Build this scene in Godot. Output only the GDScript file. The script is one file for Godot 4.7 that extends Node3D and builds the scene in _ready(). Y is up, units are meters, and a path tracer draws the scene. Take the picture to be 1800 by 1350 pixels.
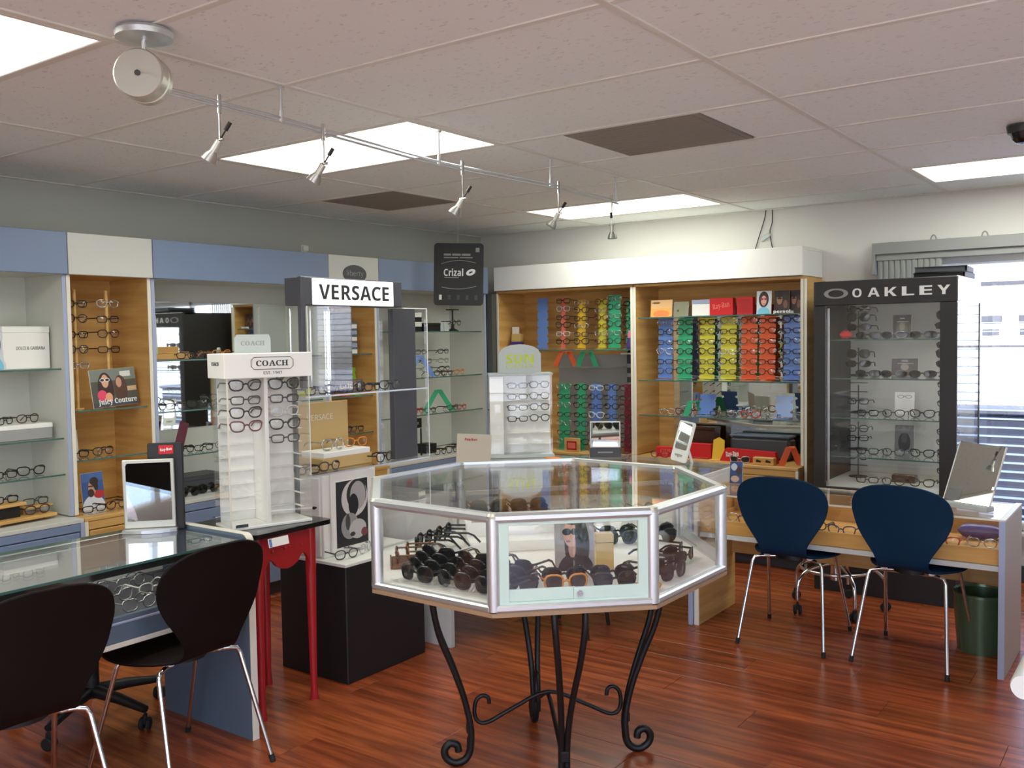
extends Node3D
# An optician's shop: wall units of spectacle frames, an octagonal glass case, counters, chairs. Metres, y up.
# The back corner of the room is at the origin; the left wall is x = 0, the back wall is z = 0.

const CH := 2.339          # ceiling height
const RX := 6.4            # room width
const RZ := 8.2            # room length
var M := {}
var meshes := {}
var used := {}
var rng := RandomNumberGenerator.new()

func _ready():
	rng.seed = 77
	# ---- camera
	var cam := Camera3D.new()
	cam.name = "camera"
	add_child(cam)
	cam.fov = 44.54
	cam.position = Vector3(4.807, 1.5, 6.235)
	cam.rotation = Vector3(deg_to_rad(-2.82), deg_to_rad(35.86), deg_to_rad(-0.91))
	cam.near = 0.05
	cam.current = true
	# ---- sky and exposure
	var we := WorldEnvironment.new()
	we.name = "world"
	var e := Environment.new()
	var sm := ProceduralSkyMaterial.new()
	sm.sky_top_color = Color(0.62, 0.74, 0.95)
	sm.sky_horizon_color = Color(0.93, 0.95, 1.0)
	sm.ground_horizon_color = Color(0.80, 0.80, 0.80)
	sm.ground_bottom_color = Color(0.45, 0.45, 0.45)
	sm.sun_angle_max = 0.0
	sm.energy_multiplier = 6.5
	var sky := Sky.new()
	sky.sky_material = sm
	e.background_mode = Environment.BG_SKY
	e.sky = sky
	e.tonemap_mode = Environment.TONE_MAPPER_LINEAR
	e.tonemap_exposure = 0.83
	e.sdfgi_enabled = true
	e.ssao_enabled = true
	e.ssil_enabled = true
	we.environment = e
	add_child(we)
	# ---- the sun: it stands behind the shop and lights only the ground and planting outside
	var sun := DirectionalLight3D.new()
	sun.name = "sun"
	sun.light_energy = 7.0
	sun.light_color = Color(1.0, 0.97, 0.92)
	sun.light_angular_distance = 0.6
	sun.shadow_enabled = true
	add_child(sun)
	sun.rotation = Vector3(deg_to_rad(-52), deg_to_rad(-42), 0)
	make_materials()
	# ---- ceiling light panels (each with its own area light)
	ceiling_lights()
	# ---- the room
	room()
	outside()
	# ---- large furniture
	wall_units()
	octagon_case()
	left_counter()
	right_counter()
	corner_counter()
	chairs()
	black_case()
	tower_display()
	red_table_and_case()
	# ---- the rest
	track_light()
	white_tower()
	counter_mirrors()
	unit_contents_left()
	unit_contents_back()
	small_things()

# ------------------------------------------------------------------ helpers
func numbered(called: String) -> String:
	if not used.has(called):
		used[called] = 0
		return called
	used[called] += 1
	return "%s_%03d" % [called, used[called]]

func thing(called, label, category, at = Vector3.ZERO, turn = 0.0, group = ""):
	var o := Node3D.new()
	o.name = numbered(called)
	add_child(o)
	o.position = at
	o.rotation.y = turn
	o.set_meta("label", label)
	o.set_meta("category", category)
	if group != "":
		o.set_meta("group", group)
	return o

func structure(called, label = ""):
	var o := Node3D.new()
	o.name = called
	add_child(o)
	o.set_meta("kind", "structure")
	if label != "":
		o.set_meta("label", label)
	return o

func put(parent, called, mesh, m, at = Vector3.ZERO, rot = Vector3.ZERO):
	var o := MeshInstance3D.new()
	o.name = called
	o.mesh = mesh
	if m != null:
		o.material_override = m
	parent.add_child(o, true)
	o.position = at
	o.rotation = rot
	return o

func box(parent, called, at, size, m, bevel = 0.002, rot = Vector3.ZERO):
	return put(parent, called, box_mesh(size, bevel), m, at, rot)

# a box given by its two corners
func slab(parent, called, a, b, m, bevel = 0.002):
	return box(parent, called, (a + b) * 0.5, (b - a).abs(), m, bevel)

func face(st, pts, outward):
	var n = (pts[1] - pts[0]).cross(pts[2] - pts[0])
	if n.length() < 1e-12:
		return
	n = n.normalized()
	var q = pts
	if n.dot(outward) < 0.0:
		q = pts.duplicate()
		q.reverse()
		n = -n
	st.set_normal(n)
	for i in range(1, q.size() - 1):
		for v in [q[0], q[i + 1], q[i]]:
			st.set_normal(n)
			st.add_vertex(v)

func begin():
	var st := SurfaceTool.new()
	st.begin(Mesh.PRIMITIVE_TRIANGLES)
	return st

func add_box(st, at, size, bevel = 0.0, turn = Basis.IDENTITY):
	var h = size * 0.5
	var b = min(bevel, min(h.x, min(h.y, h.z)) * 0.8)
	var corner = func(i, s): # s: signs; axis i keeps its full extent
		var v = Vector3.ZERO
		for k in 3:
			v[k] = s[k] * (h[k] if k == i else h[k] - b)
		return at + turn * v
	for i in 3:
		var u = (i + 1) % 3
		var w = (i + 2) % 3
		for s in [-1.0, 1.0]:
			var pts = []
			for q in [[-1.0, -1.0], [1.0, -1.0], [1.0, 1.0], [-1.0, 1.0]]:
				var sg = Vector3.ZERO
				sg[i] = s
				sg[u] = q[0]
				sg[w] = q[1]
				pts.append(corner.call(i, sg))
			var nrm = Vector3.ZERO
			nrm[i] = s
			face(st, pts, turn * nrm)
	if b <= 0.0:
		return
	for i in 3:
		var j = (i + 1) % 3
		var k = (i + 2) % 3
		for si in [-1.0, 1.0]:
			for sj in [-1.0, 1.0]:
				var a = Vector3.ZERO
				a[i] = si
				a[j] = sj
				var a0 = a
				var a1 = a
				a0[k] = -1.0
				a1[k] = 1.0
				face(st, [corner.call(i, a0), corner.call(j, a0), corner.call(j, a1), corner.call(i, a1)], turn * a)
	for sx in [-1.0, 1.0]:
		for sy in [-1.0, 1.0]:
			for sz in [-1.0, 1.0]:
				var s3 = Vector3(sx, sy, sz)
				face(st, [corner.call(0, s3), corner.call(1, s3), corner.call(2, s3)], turn * s3)

func box_mesh(size, bevel = 0.002):
	var key = "b%.4f_%.4f_%.4f_%.4f" % [size.x, size.y, size.z, bevel]
	if not meshes.has(key):
		var st = begin()
		add_box(st, Vector3.ZERO, size, bevel)
		meshes[key] = st.commit()
	return meshes[key]

func add_tube(st, pts, r, sides = 8, closed = false, flat = 1.0):
	var n = pts.size()
	var rings = []
	var norms = []
	var side = Vector3.ZERO
	for i in n:
		var d
		if closed:
			d = pts[(i + 1) % n] - pts[(i + n - 1) % n]
		else:
			d = pts[min(i + 1, n - 1)] - pts[max(i - 1, 0)]
		d = d.normalized()
		if side == Vector3.ZERO:
			side = d.cross(Vector3(0, 1, 0) if abs(d.y) < 0.9 else Vector3(1, 0, 0)).normalized()
		else:
			side = (side - d * side.dot(d)).normalized()
		var up = side.cross(d)
		var rr = r[i] if r is Array else r
		var ring = []
		var nr = []
		for k in sides:
			var a = TAU * k / sides
			var o = side * cos(a) + up * sin(a) * flat
			ring.append(pts[i] + o * rr)
			nr.append((side * cos(a) + up * sin(a)).normalized())
		rings.append(ring)
		norms.append(nr)
	var last = n if closed else n - 1
	for i in last:
		var j = (i + 1) % n
		for k in sides:
			var l = (k + 1) % sides
			for q in [[i, k], [i, l], [j, l], [i, k], [j, l], [j, k]]:
				st.set_normal(norms[q[0]][q[1]])
				st.add_vertex(rings[q[0]][q[1]])
	if not closed:
		face(st, rings[0], pts[0] - pts[1])
		face(st, rings[n - 1], pts[n - 1] - pts[n - 2])

func tube_mesh(pts, r, sides = 8, closed = false):
	var st = begin()
	add_tube(st, pts, r, sides, closed)
	return st.commit()

# profile: Vector2(radius, height) from bottom to top, turned about y
func add_lathe(st, profile, segs = 20, at = Vector3.ZERO, turn = Basis.IDENTITY):
	var n = profile.size()
	for i in n - 1:
		var p = profile[i]
		var q = profile[i + 1]
		var t = q - p
		if t.length() < 1e-7:
			continue
		var nn = Vector2(t.y, -t.x).normalized()
		for k in segs:
			var a = TAU * k / segs
			var b = TAU * (k + 1) / segs
			var ca = Vector3(cos(a), 0, sin(a))
			var cb = Vector3(cos(b), 0, sin(b))
			var up = Vector3(0, 1, 0)
			var v = [ca * p.x + up * p.y, cb * p.x + up * p.y, cb * q.x + up * q.y, ca * q.x + up * q.y]
			var na = ca * nn.x + up * nn.y
			var nb = cb * nn.x + up * nn.y
			var ns = [na, nb, nb, na]
			for w in [0, 1, 2, 0, 2, 3]:
				st.set_normal(turn * ns[w])
				st.add_vertex(at + turn * v[w])

func lathe_mesh(profile, segs = 20):
	var st = begin()
	add_lathe(st, profile, segs)
	return st.commit()

# a flat outline (Vector2 list in x, y) given thickness along z, from z0 to z1
func add_plate(st, poly, z0, z1, turn = Basis.IDENTITY, at = Vector3.ZERO):
	var idx = Geometry2D.triangulate_polygon(PackedVector2Array(poly))
	for f in [[z1, 1.0], [z0, -1.0]]:
		for t in range(0, idx.size(), 3):
			var tri = []
			for k in 3:
				var p = poly[idx[t + k]]
				tri.append(at + turn * Vector3(p.x, p.y, f[0]))
			face(st, tri, turn * Vector3(0, 0, f[1]))
	var area = 0.0
	for i in poly.size():
		area += poly[i].cross(poly[(i + 1) % poly.size()])
	for i in poly.size():
		var p = poly[i]
		var q = poly[(i + 1) % poly.size()]
		var o = Vector3(q.y - p.y, p.x - q.x, 0) * (1.0 if area > 0 else -1.0)
		face(st, [at + turn * Vector3(p.x, p.y, z0), at + turn * Vector3(q.x, q.y, z0), at + turn * Vector3(q.x, q.y, z1), at + turn * Vector3(p.x, p.y, z1)], turn * o)

func plate_mesh(poly, z0, z1):
	var st = begin()
	add_plate(st, poly, z0, z1)
	return st.commit()

# upright prism: outline in x, z
func prism_mesh(poly, y0, y1):
	var st = begin()
	var flat = []
	for p in poly:
		flat.append(Vector2(p.x, -p.y))
	add_plate(st, flat, y0, y1, Basis(Vector3(1, 0, 0), Vector3(0, 0, -1), Vector3(0, 1, 0)))
	return st.commit()

func arc(c, r, a0, a1, n):
	var o = []
	for i in n + 1:
		var a = lerp(a0, a1, float(i) / n)
		o.append(c + Vector2(cos(a), sin(a)) * r)
	return o

func round_rect(w, h, r, n = 4):
	var o = []
	o.append_array(arc(Vector2(w / 2 - r, h / 2 - r), r, 0.0, PI / 2, n))
	o.append_array(arc(Vector2(-w / 2 + r, h / 2 - r), r, PI / 2, PI, n))
	o.append_array(arc(Vector2(-w / 2 + r, -h / 2 + r), r, PI, PI * 1.5, n))
	o.append_array(arc(Vector2(w / 2 - r, -h / 2 + r), r, PI * 1.5, TAU, n))
	return o

# smooth curve through points
func spline(pts, per = 6):
	var o = []
	for i in pts.size() - 1:
		var a = pts[max(i - 1, 0)]
		var b = pts[i]
		var c = pts[i + 1]
		var d = pts[min(i + 2, pts.size() - 1)]
		for k in per:
			o.append(b.cubic_interpolate(c, a, d, float(k) / per))
	o.append(pts[pts.size() - 1])
	return o

# raised lettering that fits a width and a height, facing +z of its parent
func lettering(parent, text, at, width, height, m, rot = Vector3.ZERO, serif = false, bold = true, called = "lettering"):
	var key = "t" + text + str(serif) + str(bold)
	if not meshes.has(key):
		var t := TextMesh.new()
		var f := SystemFont.new()
		f.font_names = PackedStringArray(["Droid Serif" if serif else "Droid Sans"])
		f.font_weight = 700 if bold else 400
		t.font = f
		t.text = text
		t.font_size = 48
		t.pixel_size = 0.01
		t.depth = 0.02
		t.curve_step = 2.0
		meshes[key] = t
	var t2 = meshes[key]
	var bb = t2.get_aabb()
	var s = Vector3(width / max(bb.size.x, 0.001), height / max(bb.size.y, 0.001), 0.06)
	var o = put(parent, called, t2, m)
	var b = Basis.from_euler(rot)
	o.transform = Transform3D(b * Basis.from_scale(s), at - b * (bb.get_center() * s))
	return o

# ------------------------------------------------------------------ materials
func mat(key, col, rough = 0.6, metal = 0.0, opt = {}):
	var m := StandardMaterial3D.new()
	m.albedo_color = col
	m.roughness = rough
	m.metallic = metal
	for k in opt:
		m.set(k, opt[k])
	M[key] = m
	return m

func rgb(r, g, b, a = 255):
	return Color8(r, g, b, a)

func grain_image(n, seed, base, dark, streak, fine):
	var im := Image.create(n, n, false, Image.FORMAT_RGB8)
	var a := FastNoiseLite.new()
	a.seed = seed
	a.frequency = 0.02
	a.fractal_octaves = 4
	var b := FastNoiseLite.new()
	b.seed = seed + 5
	b.frequency = 0.05
	b.fractal_octaves = 2
	for y in n:
		for x in n:
			# the image tiles along both axes: blend with the shifted copy near the seam
			var u = float(x) / n
			var v = float(y) / n
			var f = 0.0
			var g = 0.0
			for q in [[0, 0, (1 - u) * (1 - v)], [n, 0, u * (1 - v)], [0, n, (1 - u) * v], [n, n, u * v]]:
				var xx = x - q[0]
				var yy = y - q[1]
				f += q[2] * a.get_noise_2d(xx * 0.18 * streak, yy * 2.2)
				g += q[2] * b.get_noise_2d(xx * 0.35 * streak, yy * 6.0)
			var t = clampf(0.5 + f * 1.25 + g * fine, 0.0, 1.0)
			im.set_pixel(x, y, base.lerp(dark, t))
	return im

func speck_image(n, seed, base, spots, amount, dark):
	var im := Image.create(n, n, false, Image.FORMAT_RGB8)
	im.fill(base)
	var r := RandomNumberGenerator.new()
	r.seed = seed
	for k in spots:
		var x = r.randi_range(0, n - 1)
		var y = r.randi_range(0, n - 1)
		var c = base.lerp(dark, r.randf_range(0.2, 1.0) * amount)
		for d in r.randi_range(1, 4):
			im.set_pixel(posmod(x + d, n), posmod(y + r.randi_range(0, 1), n), c)
	return im

func tex(im):
	im.generate_mipmaps()
	return ImageTexture.create_from_image(im)

func make_materials():
	# plain paints and laminates
	var tile_tex = tex(speck_image(256, 3, rgb(232, 233, 230), 900, 0.4, rgb(156, 150, 142)))
	mat("tile", Color.WHITE, 0.9, 0.0, {"albedo_texture": tile_tex, "uv1_triplanar": true, "uv1_world_triplanar": true, "uv1_scale": Vector3(0.9, 0.9, 0.9)})
	mat("tee", rgb(218, 214, 205), 0.5)
	mat("wall", rgb(176, 177, 170), 0.85)
	mat("wall_light", rgb(214, 211, 205), 0.85)
	mat("vent", rgb(140, 131, 121), 0.85)
	mat("blue_lam", rgb(118, 134, 164), 0.45)
	mat("white_lam", rgb(200, 199, 194), 0.4)
	mat("grey_lam", rgb(198, 199, 190), 0.5)
	mat("filler", rgb(80, 82, 78), 0.6)
	mat("slate", rgb(88, 104, 122), 0.5)
	mat("cream_edge", rgb(222, 215, 200), 0.45)
	mat("blue_edge", rgb(160, 168, 196), 0.45)
	var oak = tex(grain_image(256, 11, rgb(216, 174, 108), rgb(190, 144, 80), 1.0, 0.25))
	mat("oak", Color.WHITE, 0.45, 0.0, {"albedo_texture": oak, "uv1_triplanar": true, "uv1_world_triplanar": true, "uv1_scale": Vector3(1.3, 1.3, 1.3)})
	mat("pale_oak", rgb(255, 246, 224), 0.45, 0.0, {"albedo_texture": oak, "uv1_triplanar": true, "uv1_world_triplanar": true, "uv1_scale": Vector3(1.3, 1.3, 1.3)})
	var fl = tex(grain_image(512, 21, rgb(184, 95, 52), rgb(122, 57, 31), 1.0, 0.35))
	for k in 6:
		var tint = [Color(1, 1, 1), Color(0.93, 0.9, 0.9), Color(1, 0.96, 0.93), Color(0.88, 0.86, 0.86), Color(0.98, 1, 0.97), Color(0.94, 0.93, 0.9)][k]
		mat("plank%d" % k, tint, 0.26, 0.0, {"albedo_texture": fl, "uv1_triplanar": true, "uv1_world_triplanar": true, "uv1_scale": Vector3(0.75, 0.75, 0.75), "uv1_offset": Vector3(0.17 * k, 0.29 * k, 0.41 * k)})
	mat("subfloor", rgb(60, 36, 24), 0.8)
	# glass and mirrors
	mat("glass", Color(0.92, 0.97, 0.955, 0.004), 0.02, 0.0, {"transparency": BaseMaterial3D.TRANSPARENCY_ALPHA})
	mat("acrylic", Color(0.98, 0.99, 1.0, 0.003), 0.02, 0.0, {"transparency": BaseMaterial3D.TRANSPARENCY_ALPHA})
	mat("shelf_glass", Color(0.82, 0.92, 0.88, 0.03), 0.03, 0.0, {"transparency": BaseMaterial3D.TRANSPARENCY_ALPHA})
	mat("glass_edge", rgb(70, 104, 96), 0.15)
	mat("lens", Color(0.97, 0.98, 0.98, 0.008), 0.02, 0.0, {"transparency": BaseMaterial3D.TRANSPARENCY_ALPHA})
	mat("sun_lens", rgb(10, 10, 11), 0.05)
	mat("brown_lens", rgb(52, 34, 24), 0.05)
	mat("mirror", Color(0.86, 0.88, 0.87), 0.02, 1.0)
	# metals and plastics
	mat("chrome", rgb(215, 215, 215), 0.14, 1.0)
	mat("alu", rgb(212, 214, 216), 0.36, 0.85)
	mat("satin", rgb(196, 194, 184), 0.42, 0.7)
	mat("iron", rgb(30, 28, 28), 0.42, 0.4)
	mat("black", rgb(18, 18, 20), 0.5)
	mat("black_gloss", rgb(18, 18, 20), 0.16)
	mat("charcoal", rgb(66, 66, 72), 0.5)
	mat("case_black", rgb(40, 39, 39), 0.5)
	mat("white", rgb(236, 234, 228), 0.5)
	mat("white_gloss", rgb(238, 238, 232), 0.2)
	mat("pale_green", rgb(188, 206, 196), 0.45)
	mat("red", rgb(168, 30, 34), 0.35)
	mat("red_print", rgb(196, 22, 28), 0.5)
	mat("chair_blue", rgb(14, 42, 66), 0.55, 0.0, {"metallic_specular": 0.25})
	mat("chair_brown", rgb(20, 12, 11), 0.6, 0.0, {"metallic_specular": 0.25})
	mat("chair_edge", rgb(150, 120, 92), 0.5)
	mat("rubber", rgb(22, 22, 22), 0.7)
	mat("paper", rgb(238, 236, 230), 0.8)
	mat("print_grey", rgb(120, 120, 118), 0.7)
	mat("ink", rgb(40, 40, 42), 0.6)
	mat("ink_grey", rgb(70, 72, 74), 0.6)
	mat("letter_white", rgb(238, 238, 236), 0.4)
	mat("cardboard_grey", rgb(150, 150, 148), 0.7)
	mat("gold", rgb(206, 170, 96), 0.3, 0.6)
	mat("gold_card", rgb(196, 164, 100), 0.35)
	mat("lime", rgb(190, 200, 60), 0.35)
	mat("sun_yellow", rgb(196, 206, 44), 0.5)
	mat("plaque_grey", rgb(182, 188, 186), 0.4)
	mat("orange", rgb(240, 132, 30), 0.5)
	mat("beige", rgb(186, 174, 158), 0.6)
	mat("purple", rgb(66, 50, 120), 0.35)
	mat("pink", rgb(216, 120, 150), 0.5)
	mat("bin_green", rgb(96, 122, 98), 0.25, 0.65)
	mat("blind_grey", rgb(140, 140, 138), 0.6)
	mat("slat", rgb(226, 230, 240), 0.55)
	mat("asphalt", rgb(70, 74, 86), 0.9)
	mat("concrete", rgb(196, 194, 188), 0.9)
	mat("hedge_dark", rgb(44, 50, 66), 0.9)
	mat("facade", rgb(236, 232, 226), 0.9)
	mat("leaf", rgb(86, 130, 50), 0.6)
	mat("leaf_pale", rgb(176, 186, 84), 0.6)
	mat("bark", rgb(84, 66, 50), 0.9)
	# translucent coloured acrylic of the frame holders
	var hues = {"h_blue": rgb(104, 136, 200), "h_green": rgb(62, 170, 124), "h_yellow": rgb(206, 196, 70), "h_orange": rgb(226, 100, 60), "h_coral": rgb(230, 120, 104), "h_plum": rgb(120, 40, 56), "h_amber": rgb(224, 180, 60), "h_lime": rgb(140, 200, 50)}
	for k in hues:
		mat(k, hues[k], 0.2, 0.0, {"backlight_enabled": true, "backlight": hues[k] * 0.5})
	# spectacle frame colours
	mat("f_black", rgb(14, 14, 15), 0.2)
	mat("f_brown", rgb(70, 42, 30), 0.25)
	mat("f_tort", rgb(118, 72, 40), 0.25)
	mat("f_silver", rgb(190, 190, 190), 0.25, 0.9)
	mat("f_gun", rgb(78, 78, 82), 0.3, 0.8)
	mat("f_wine", rgb(104, 34, 52), 0.25)
	mat("f_navy", rgb(40, 48, 92), 0.25)
	mat("f_red", rgb(176, 36, 34), 0.25)
	mat("f_amber", rgb(206, 128, 50), 0.25)
	mat("f_white", rgb(214, 212, 206), 0.25)
	mat("panel_glow", rgb(255, 253, 248), 0.6, 0.0, {"emission_enabled": true, "emission": Color(1.0, 0.985, 0.95), "emission_energy_multiplier": 2.2})
	mat("sign_glow", rgb(246, 246, 244), 0.5, 0.0, {"emission_enabled": true, "emission": Color(1.0, 1.0, 0.99), "emission_energy_multiplier": 0.55})
	mat("bulb", rgb(176, 174, 166), 0.25, 0.6)
	mat("fascia_white_lit", rgb(232, 230, 226), 0.4)  # whiter copy of white_lam, panel light on the board put into its colour

# ------------------------------------------------------------------ ceiling lights
func ceiling_lights():
	var spots = [
		[1.155, 2.901, "bright ceiling light panel above the wire track lamps", true],
		[1.155, 4.731, "ceiling light panel at the left edge beside the round transformer", true],
		[1.155, 0.461, "narrow-looking ceiling light panel above the white fascia", true],
		[3.595, 0.461, "ceiling light panel at the right above the grey blind rail", true],
		[3.595, 4.731, "ceiling light panel overhead behind the viewer", true],
		[1.155, 6.561, "ceiling light panel at the far left rear of the shop", true],
		[3.595, 6.561, "ceiling light panel at the rear of the shop", true]]
	for s in spots:
		var o = thing("ceiling_light", s[2], "ceiling light", Vector3(s[0] + 0.61, CH, s[1] + 0.305), 0.0, "ceiling light panels")
		var f = begin()
		for q in [[0.0, 0.293, 1.196, 0.02], [0.0, -0.293, 1.196, 0.02], [0.588, 0.0, 0.02, 0.566], [-0.588, 0.0, 0.02, 0.566]]:
			add_box(f, Vector3(q[0], 0.004, q[1]), Vector3(q[2], 0.008, q[3]), 0.002)
		put(o, "frame", f.commit(), M.tee)
		box(o, "diffuser", Vector3(0, 0.008, 0), Vector3(1.158, 0.01, 0.568), M.panel_glow)
		var l := AreaLight3D.new()
		l.name = "panel_lamp"
		l.area_size = Vector2(1.15, 0.56)
		l.light_energy = 2.2
		l.light_color = Color(0.97, 1.0, 0.95)
		l.shadow_enabled = true
		l.area_range = 14.0
		o.add_child(l)
		l.position = Vector3(0, -0.006, 0)
		l.rotation_degrees.x = -90

# ------------------------------------------------------------------ room shell
func room():
	# floor: planks run along x, laid row by row
	var fl = structure("floor", "glossy red-brown laminate plank floor")
	slab(fl, "subfloor", Vector3(-0.1, -0.15, -0.1), Vector3(RX + 0.1, -0.012, RZ + 0.1), M.subfloor, 0.0)
	var pw = 0.193
	var r := RandomNumberGenerator.new()
	r.seed = 5
	var z = 0.0
	var row = 0
	while z < RZ - 0.01:
		var w = min(pw, RZ - z)
		var x = -[0.0, 0.82, 0.41, 1.05, 0.2, 0.63][row % 6]
		while x < RX - 0.001:
			var a = max(x, 0.0)
			var b = min(x + 1.28, RX)
			if b - a > 0.02:
				box(fl, "plank", Vector3((a + b) / 2, -0.006, z + w / 2), Vector3(b - a - 0.0015, 0.012, w - 0.0015), M["plank%d" % r.randi_range(0, 5)], 0.0007)
			x += 1.28
		z += pw
		row += 1
	# ceiling: lay-in tiles in a tee grid
	var ce = structure("ceiling", "suspended ceiling of off-white acoustic tiles")
	slab(ce, "slab", Vector3(-0.1, CH + 0.06, -0.1), Vector3(RX + 0.1, CH + 0.2, RZ + 0.1), M.wall_light, 0.0)
	var xs = [0.0, 1.155, 2.375, 3.595, 4.815, 6.035, RX]
	var zs = [0.0]
	var zz = 0.461
	while zz < RZ - 0.05:
		zs.append(zz)
		zz += 0.61
	zs.append(RZ)
	var lights = [[1, 2.901], [1, 4.731], [1, 0.461], [3, 0.461], [3, 4.731], [1, 6.561], [3, 6.561]]
	for i in xs.size() - 1:
		for j in zs.size() - 1:
			var skip = false
			for q in lights:
				if q[0] == i and abs(q[1] - zs[j]) < 0.02:
					skip = true
			if skip:
				continue
			var a = Vector2(xs[i], zs[j])
			var b = Vector2(xs[i + 1], zs[j + 1])
			var cells = [[a, b]]
			if i == 2 and abs(zs[j] - 2.291) < 0.02:       # tile cut round the first vent
				cells = [[a, Vector2(2.665, b.y)], [Vector2(3.275, a.y), b]]
			if i == 0 and abs(zs[j] - 1.681) < 0.02:
				cells = [[a, Vector2(0.545, b.y)]]
			for q in cells:
				var sx = q[1].x - q[0].x
				var sz = q[1].y - q[0].y
				box(ce, "ceiling_tile", Vector3((q[0].x + q[1].x) / 2, CH + 0.014, (q[0].y + q[1].y) / 2), Vector3(sx - 0.006, 0.016, sz - 0.006), M.tile, 0.003)
	for i in range(1, xs.size() - 1):
		box(ce, "tee_bar", Vector3(xs[i], CH + 0.003, RZ / 2), Vector3(0.024, 0.006, RZ - 0.01), M.tee, 0.001)
	for j in range(1, zs.size() - 1):
		box(ce, "tee_bar", Vector3(RX / 2, CH + 0.0045, zs[j]), Vector3(RX - 0.01, 0.006, 0.024), M.tee, 0.001)
	for q in [["left", Vector3(0.012, CH + 0.002, RZ / 2), Vector3(0.022, 0.006, RZ - 0.02)], ["back", Vector3(RX / 2, CH + 0.002, 0.012), Vector3(RX - 0.05, 0.006, 0.022)]]:
		box(ce, "wall_angle", q[1], q[2], M.tee, 0.001)
	# air vents: dark square panels of fine louvres
	var vents = [[2.97, 2.596, "dark square air vent between the ceiling light panels"], [0.85, 1.986, "dark square air vent near the grey left wall"]]
	for v in vents:
		var o = thing("ceiling_vent", v[2], "air vent", Vector3(v[0], CH, v[1]), 0.0, "ceiling vents")
		box(o, "frame", Vector3(0, 0.008, 0), Vector3(0.604, 0.012, 0.584), M.vent)
		for k in 14:
			box(o, "louvre", Vector3(0, 0.0015, -0.26 + 0.04 * k), Vector3(0.56, 0.003, 0.034), M.vent, 0.001)
	# walls
	var wl = structure("wall_left", "grey painted left wall")
	slab(wl, "plaster", Vector3(-0.12, 0, -0.12), Vector3(0, CH + 0.05, RZ), M.wall, 0.0)
	var wb = structure("wall_back", "off-white painted back wall with a window")
	slab(wb, "plaster", Vector3(0, 0, -0.12), Vector3(3.24, CH + 0.05, 0), M.wall_light, 0.0)
	slab(wb, "plaster", Vector3(3.24, 1.95, -0.12), Vector3(5.7, CH + 0.05, 0), M.wall_light, 0.0)
	slab(wb, "plaster", Vector3(3.24, 0, -0.12), Vector3(5.7, 0.3, 0), M.wall_light, 0.0)
	slab(wb, "plaster", Vector3(5.7, 0, -0.12), Vector3(RX, CH + 0.05, 0), M.wall_light, 0.0)
	var wr = structure("wall_right", "shop-front wall with tall windows")
	slab(wr, "plaster", Vector3(RX, 0, -0.12), Vector3(RX + 0.12, CH + 0.05, 4.0), M.wall_light, 0.0)
	slab(wr, "plaster", Vector3(RX, 0, 7.4), Vector3(RX + 0.12, CH + 0.05, RZ), M.wall_light, 0.0)
	slab(wr, "plaster", Vector3(RX, 2.1, 4.0), Vector3(RX + 0.12, CH + 0.05, 7.4), M.wall_light, 0.0)
	slab(wr, "plaster", Vector3(RX, 0, 4.0), Vector3(RX + 0.12, 0.05, 7.4), M.wall_light, 0.0)
	var wf = structure("wall_front", "plain painted wall behind the viewer")
	slab(wf, "plaster", Vector3(-0.12, 0, RZ), Vector3(3.6, CH + 0.05, RZ + 0.12), M.wall_light, 0.0)
	slab(wf, "plaster", Vector3(3.6, 2.15, RZ), Vector3(6.2, CH + 0.05, RZ + 0.12), M.wall_light, 0.0)
	slab(wf, "plaster", Vector3(3.6, 0, RZ), Vector3(6.2, 0.05, RZ + 0.12), M.wall_light, 0.0)
	slab(wf, "plaster", Vector3(6.2, 0, RZ), Vector3(RX + 0.12, CH + 0.05, RZ + 0.12), M.wall_light, 0.0)
	var w3 = structure("window_3", "unseen window added behind the viewer for daylight")  # added out of view to bring more daylight onto the ceiling
	for x3 in [3.63, 4.9, 6.17]:
		slab(w3, "mullion", Vector3(x3 - 0.03, 0.05, RZ + 0.03), Vector3(x3 + 0.03, 2.15, RZ + 0.09), M.alu)
	for x3 in [3.63, 4.9]:
		slab(w3, "pane", Vector3(x3 + 0.03, 0.05, RZ + 0.057), Vector3(x3 + 1.24, 2.15, RZ + 0.063), M.acrylic, 0.0)
	var sk = structure("baseboard_back", "dark skirting board along the back wall")
	slab(sk, "board", Vector3(2.84, 0.0, 0.001), Vector3(RX, 0.1, 0.016), M.charcoal)
	# window in the back wall
	var w1 = structure("window_1", "bright window behind the black display case")
	for q in [[3.24, 3.28, 0.3, 1.95], [5.66, 5.7, 0.3, 1.95], [4.08, 4.13, 0.3, 1.95]]:
		slab(w1, "frame_bar", Vector3(q[0], q[2], -0.1), Vector3(q[1], q[3], -0.05), M.white)
	slab(w1, "frame_bar", Vector3(3.28, 0.3, -0.1), Vector3(5.66, 0.35, -0.05), M.white)
	slab(w1, "frame_bar", Vector3(3.28, 1.9, -0.1), Vector3(5.66, 1.95, -0.05), M.white)
	slab(w1, "sill", Vector3(3.2, 0.28, -0.12), Vector3(5.74, 0.3, 0.04), M.white)
	slab(w1, "pane", Vector3(3.28, 0.35, -0.082), Vector3(4.08, 1.9, -0.076), M.acrylic, 0.0)
	slab(w1, "pane", Vector3(4.13, 0.35, -0.082), Vector3(5.66, 1.9, -0.076), M.acrylic, 0.0)
	# horizontal blind lowered over the lower part of the window
	var hb = thing("slatted_blind", "white horizontal slatted blind in the bright window by the black case", "blind", Vector3(3.29, 0.34, -0.02))
	box(hb, "bottom_rail", Vector3(1.18, 0.008, 0), Vector3(2.34, 0.016, 0.05), M.white)
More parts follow.
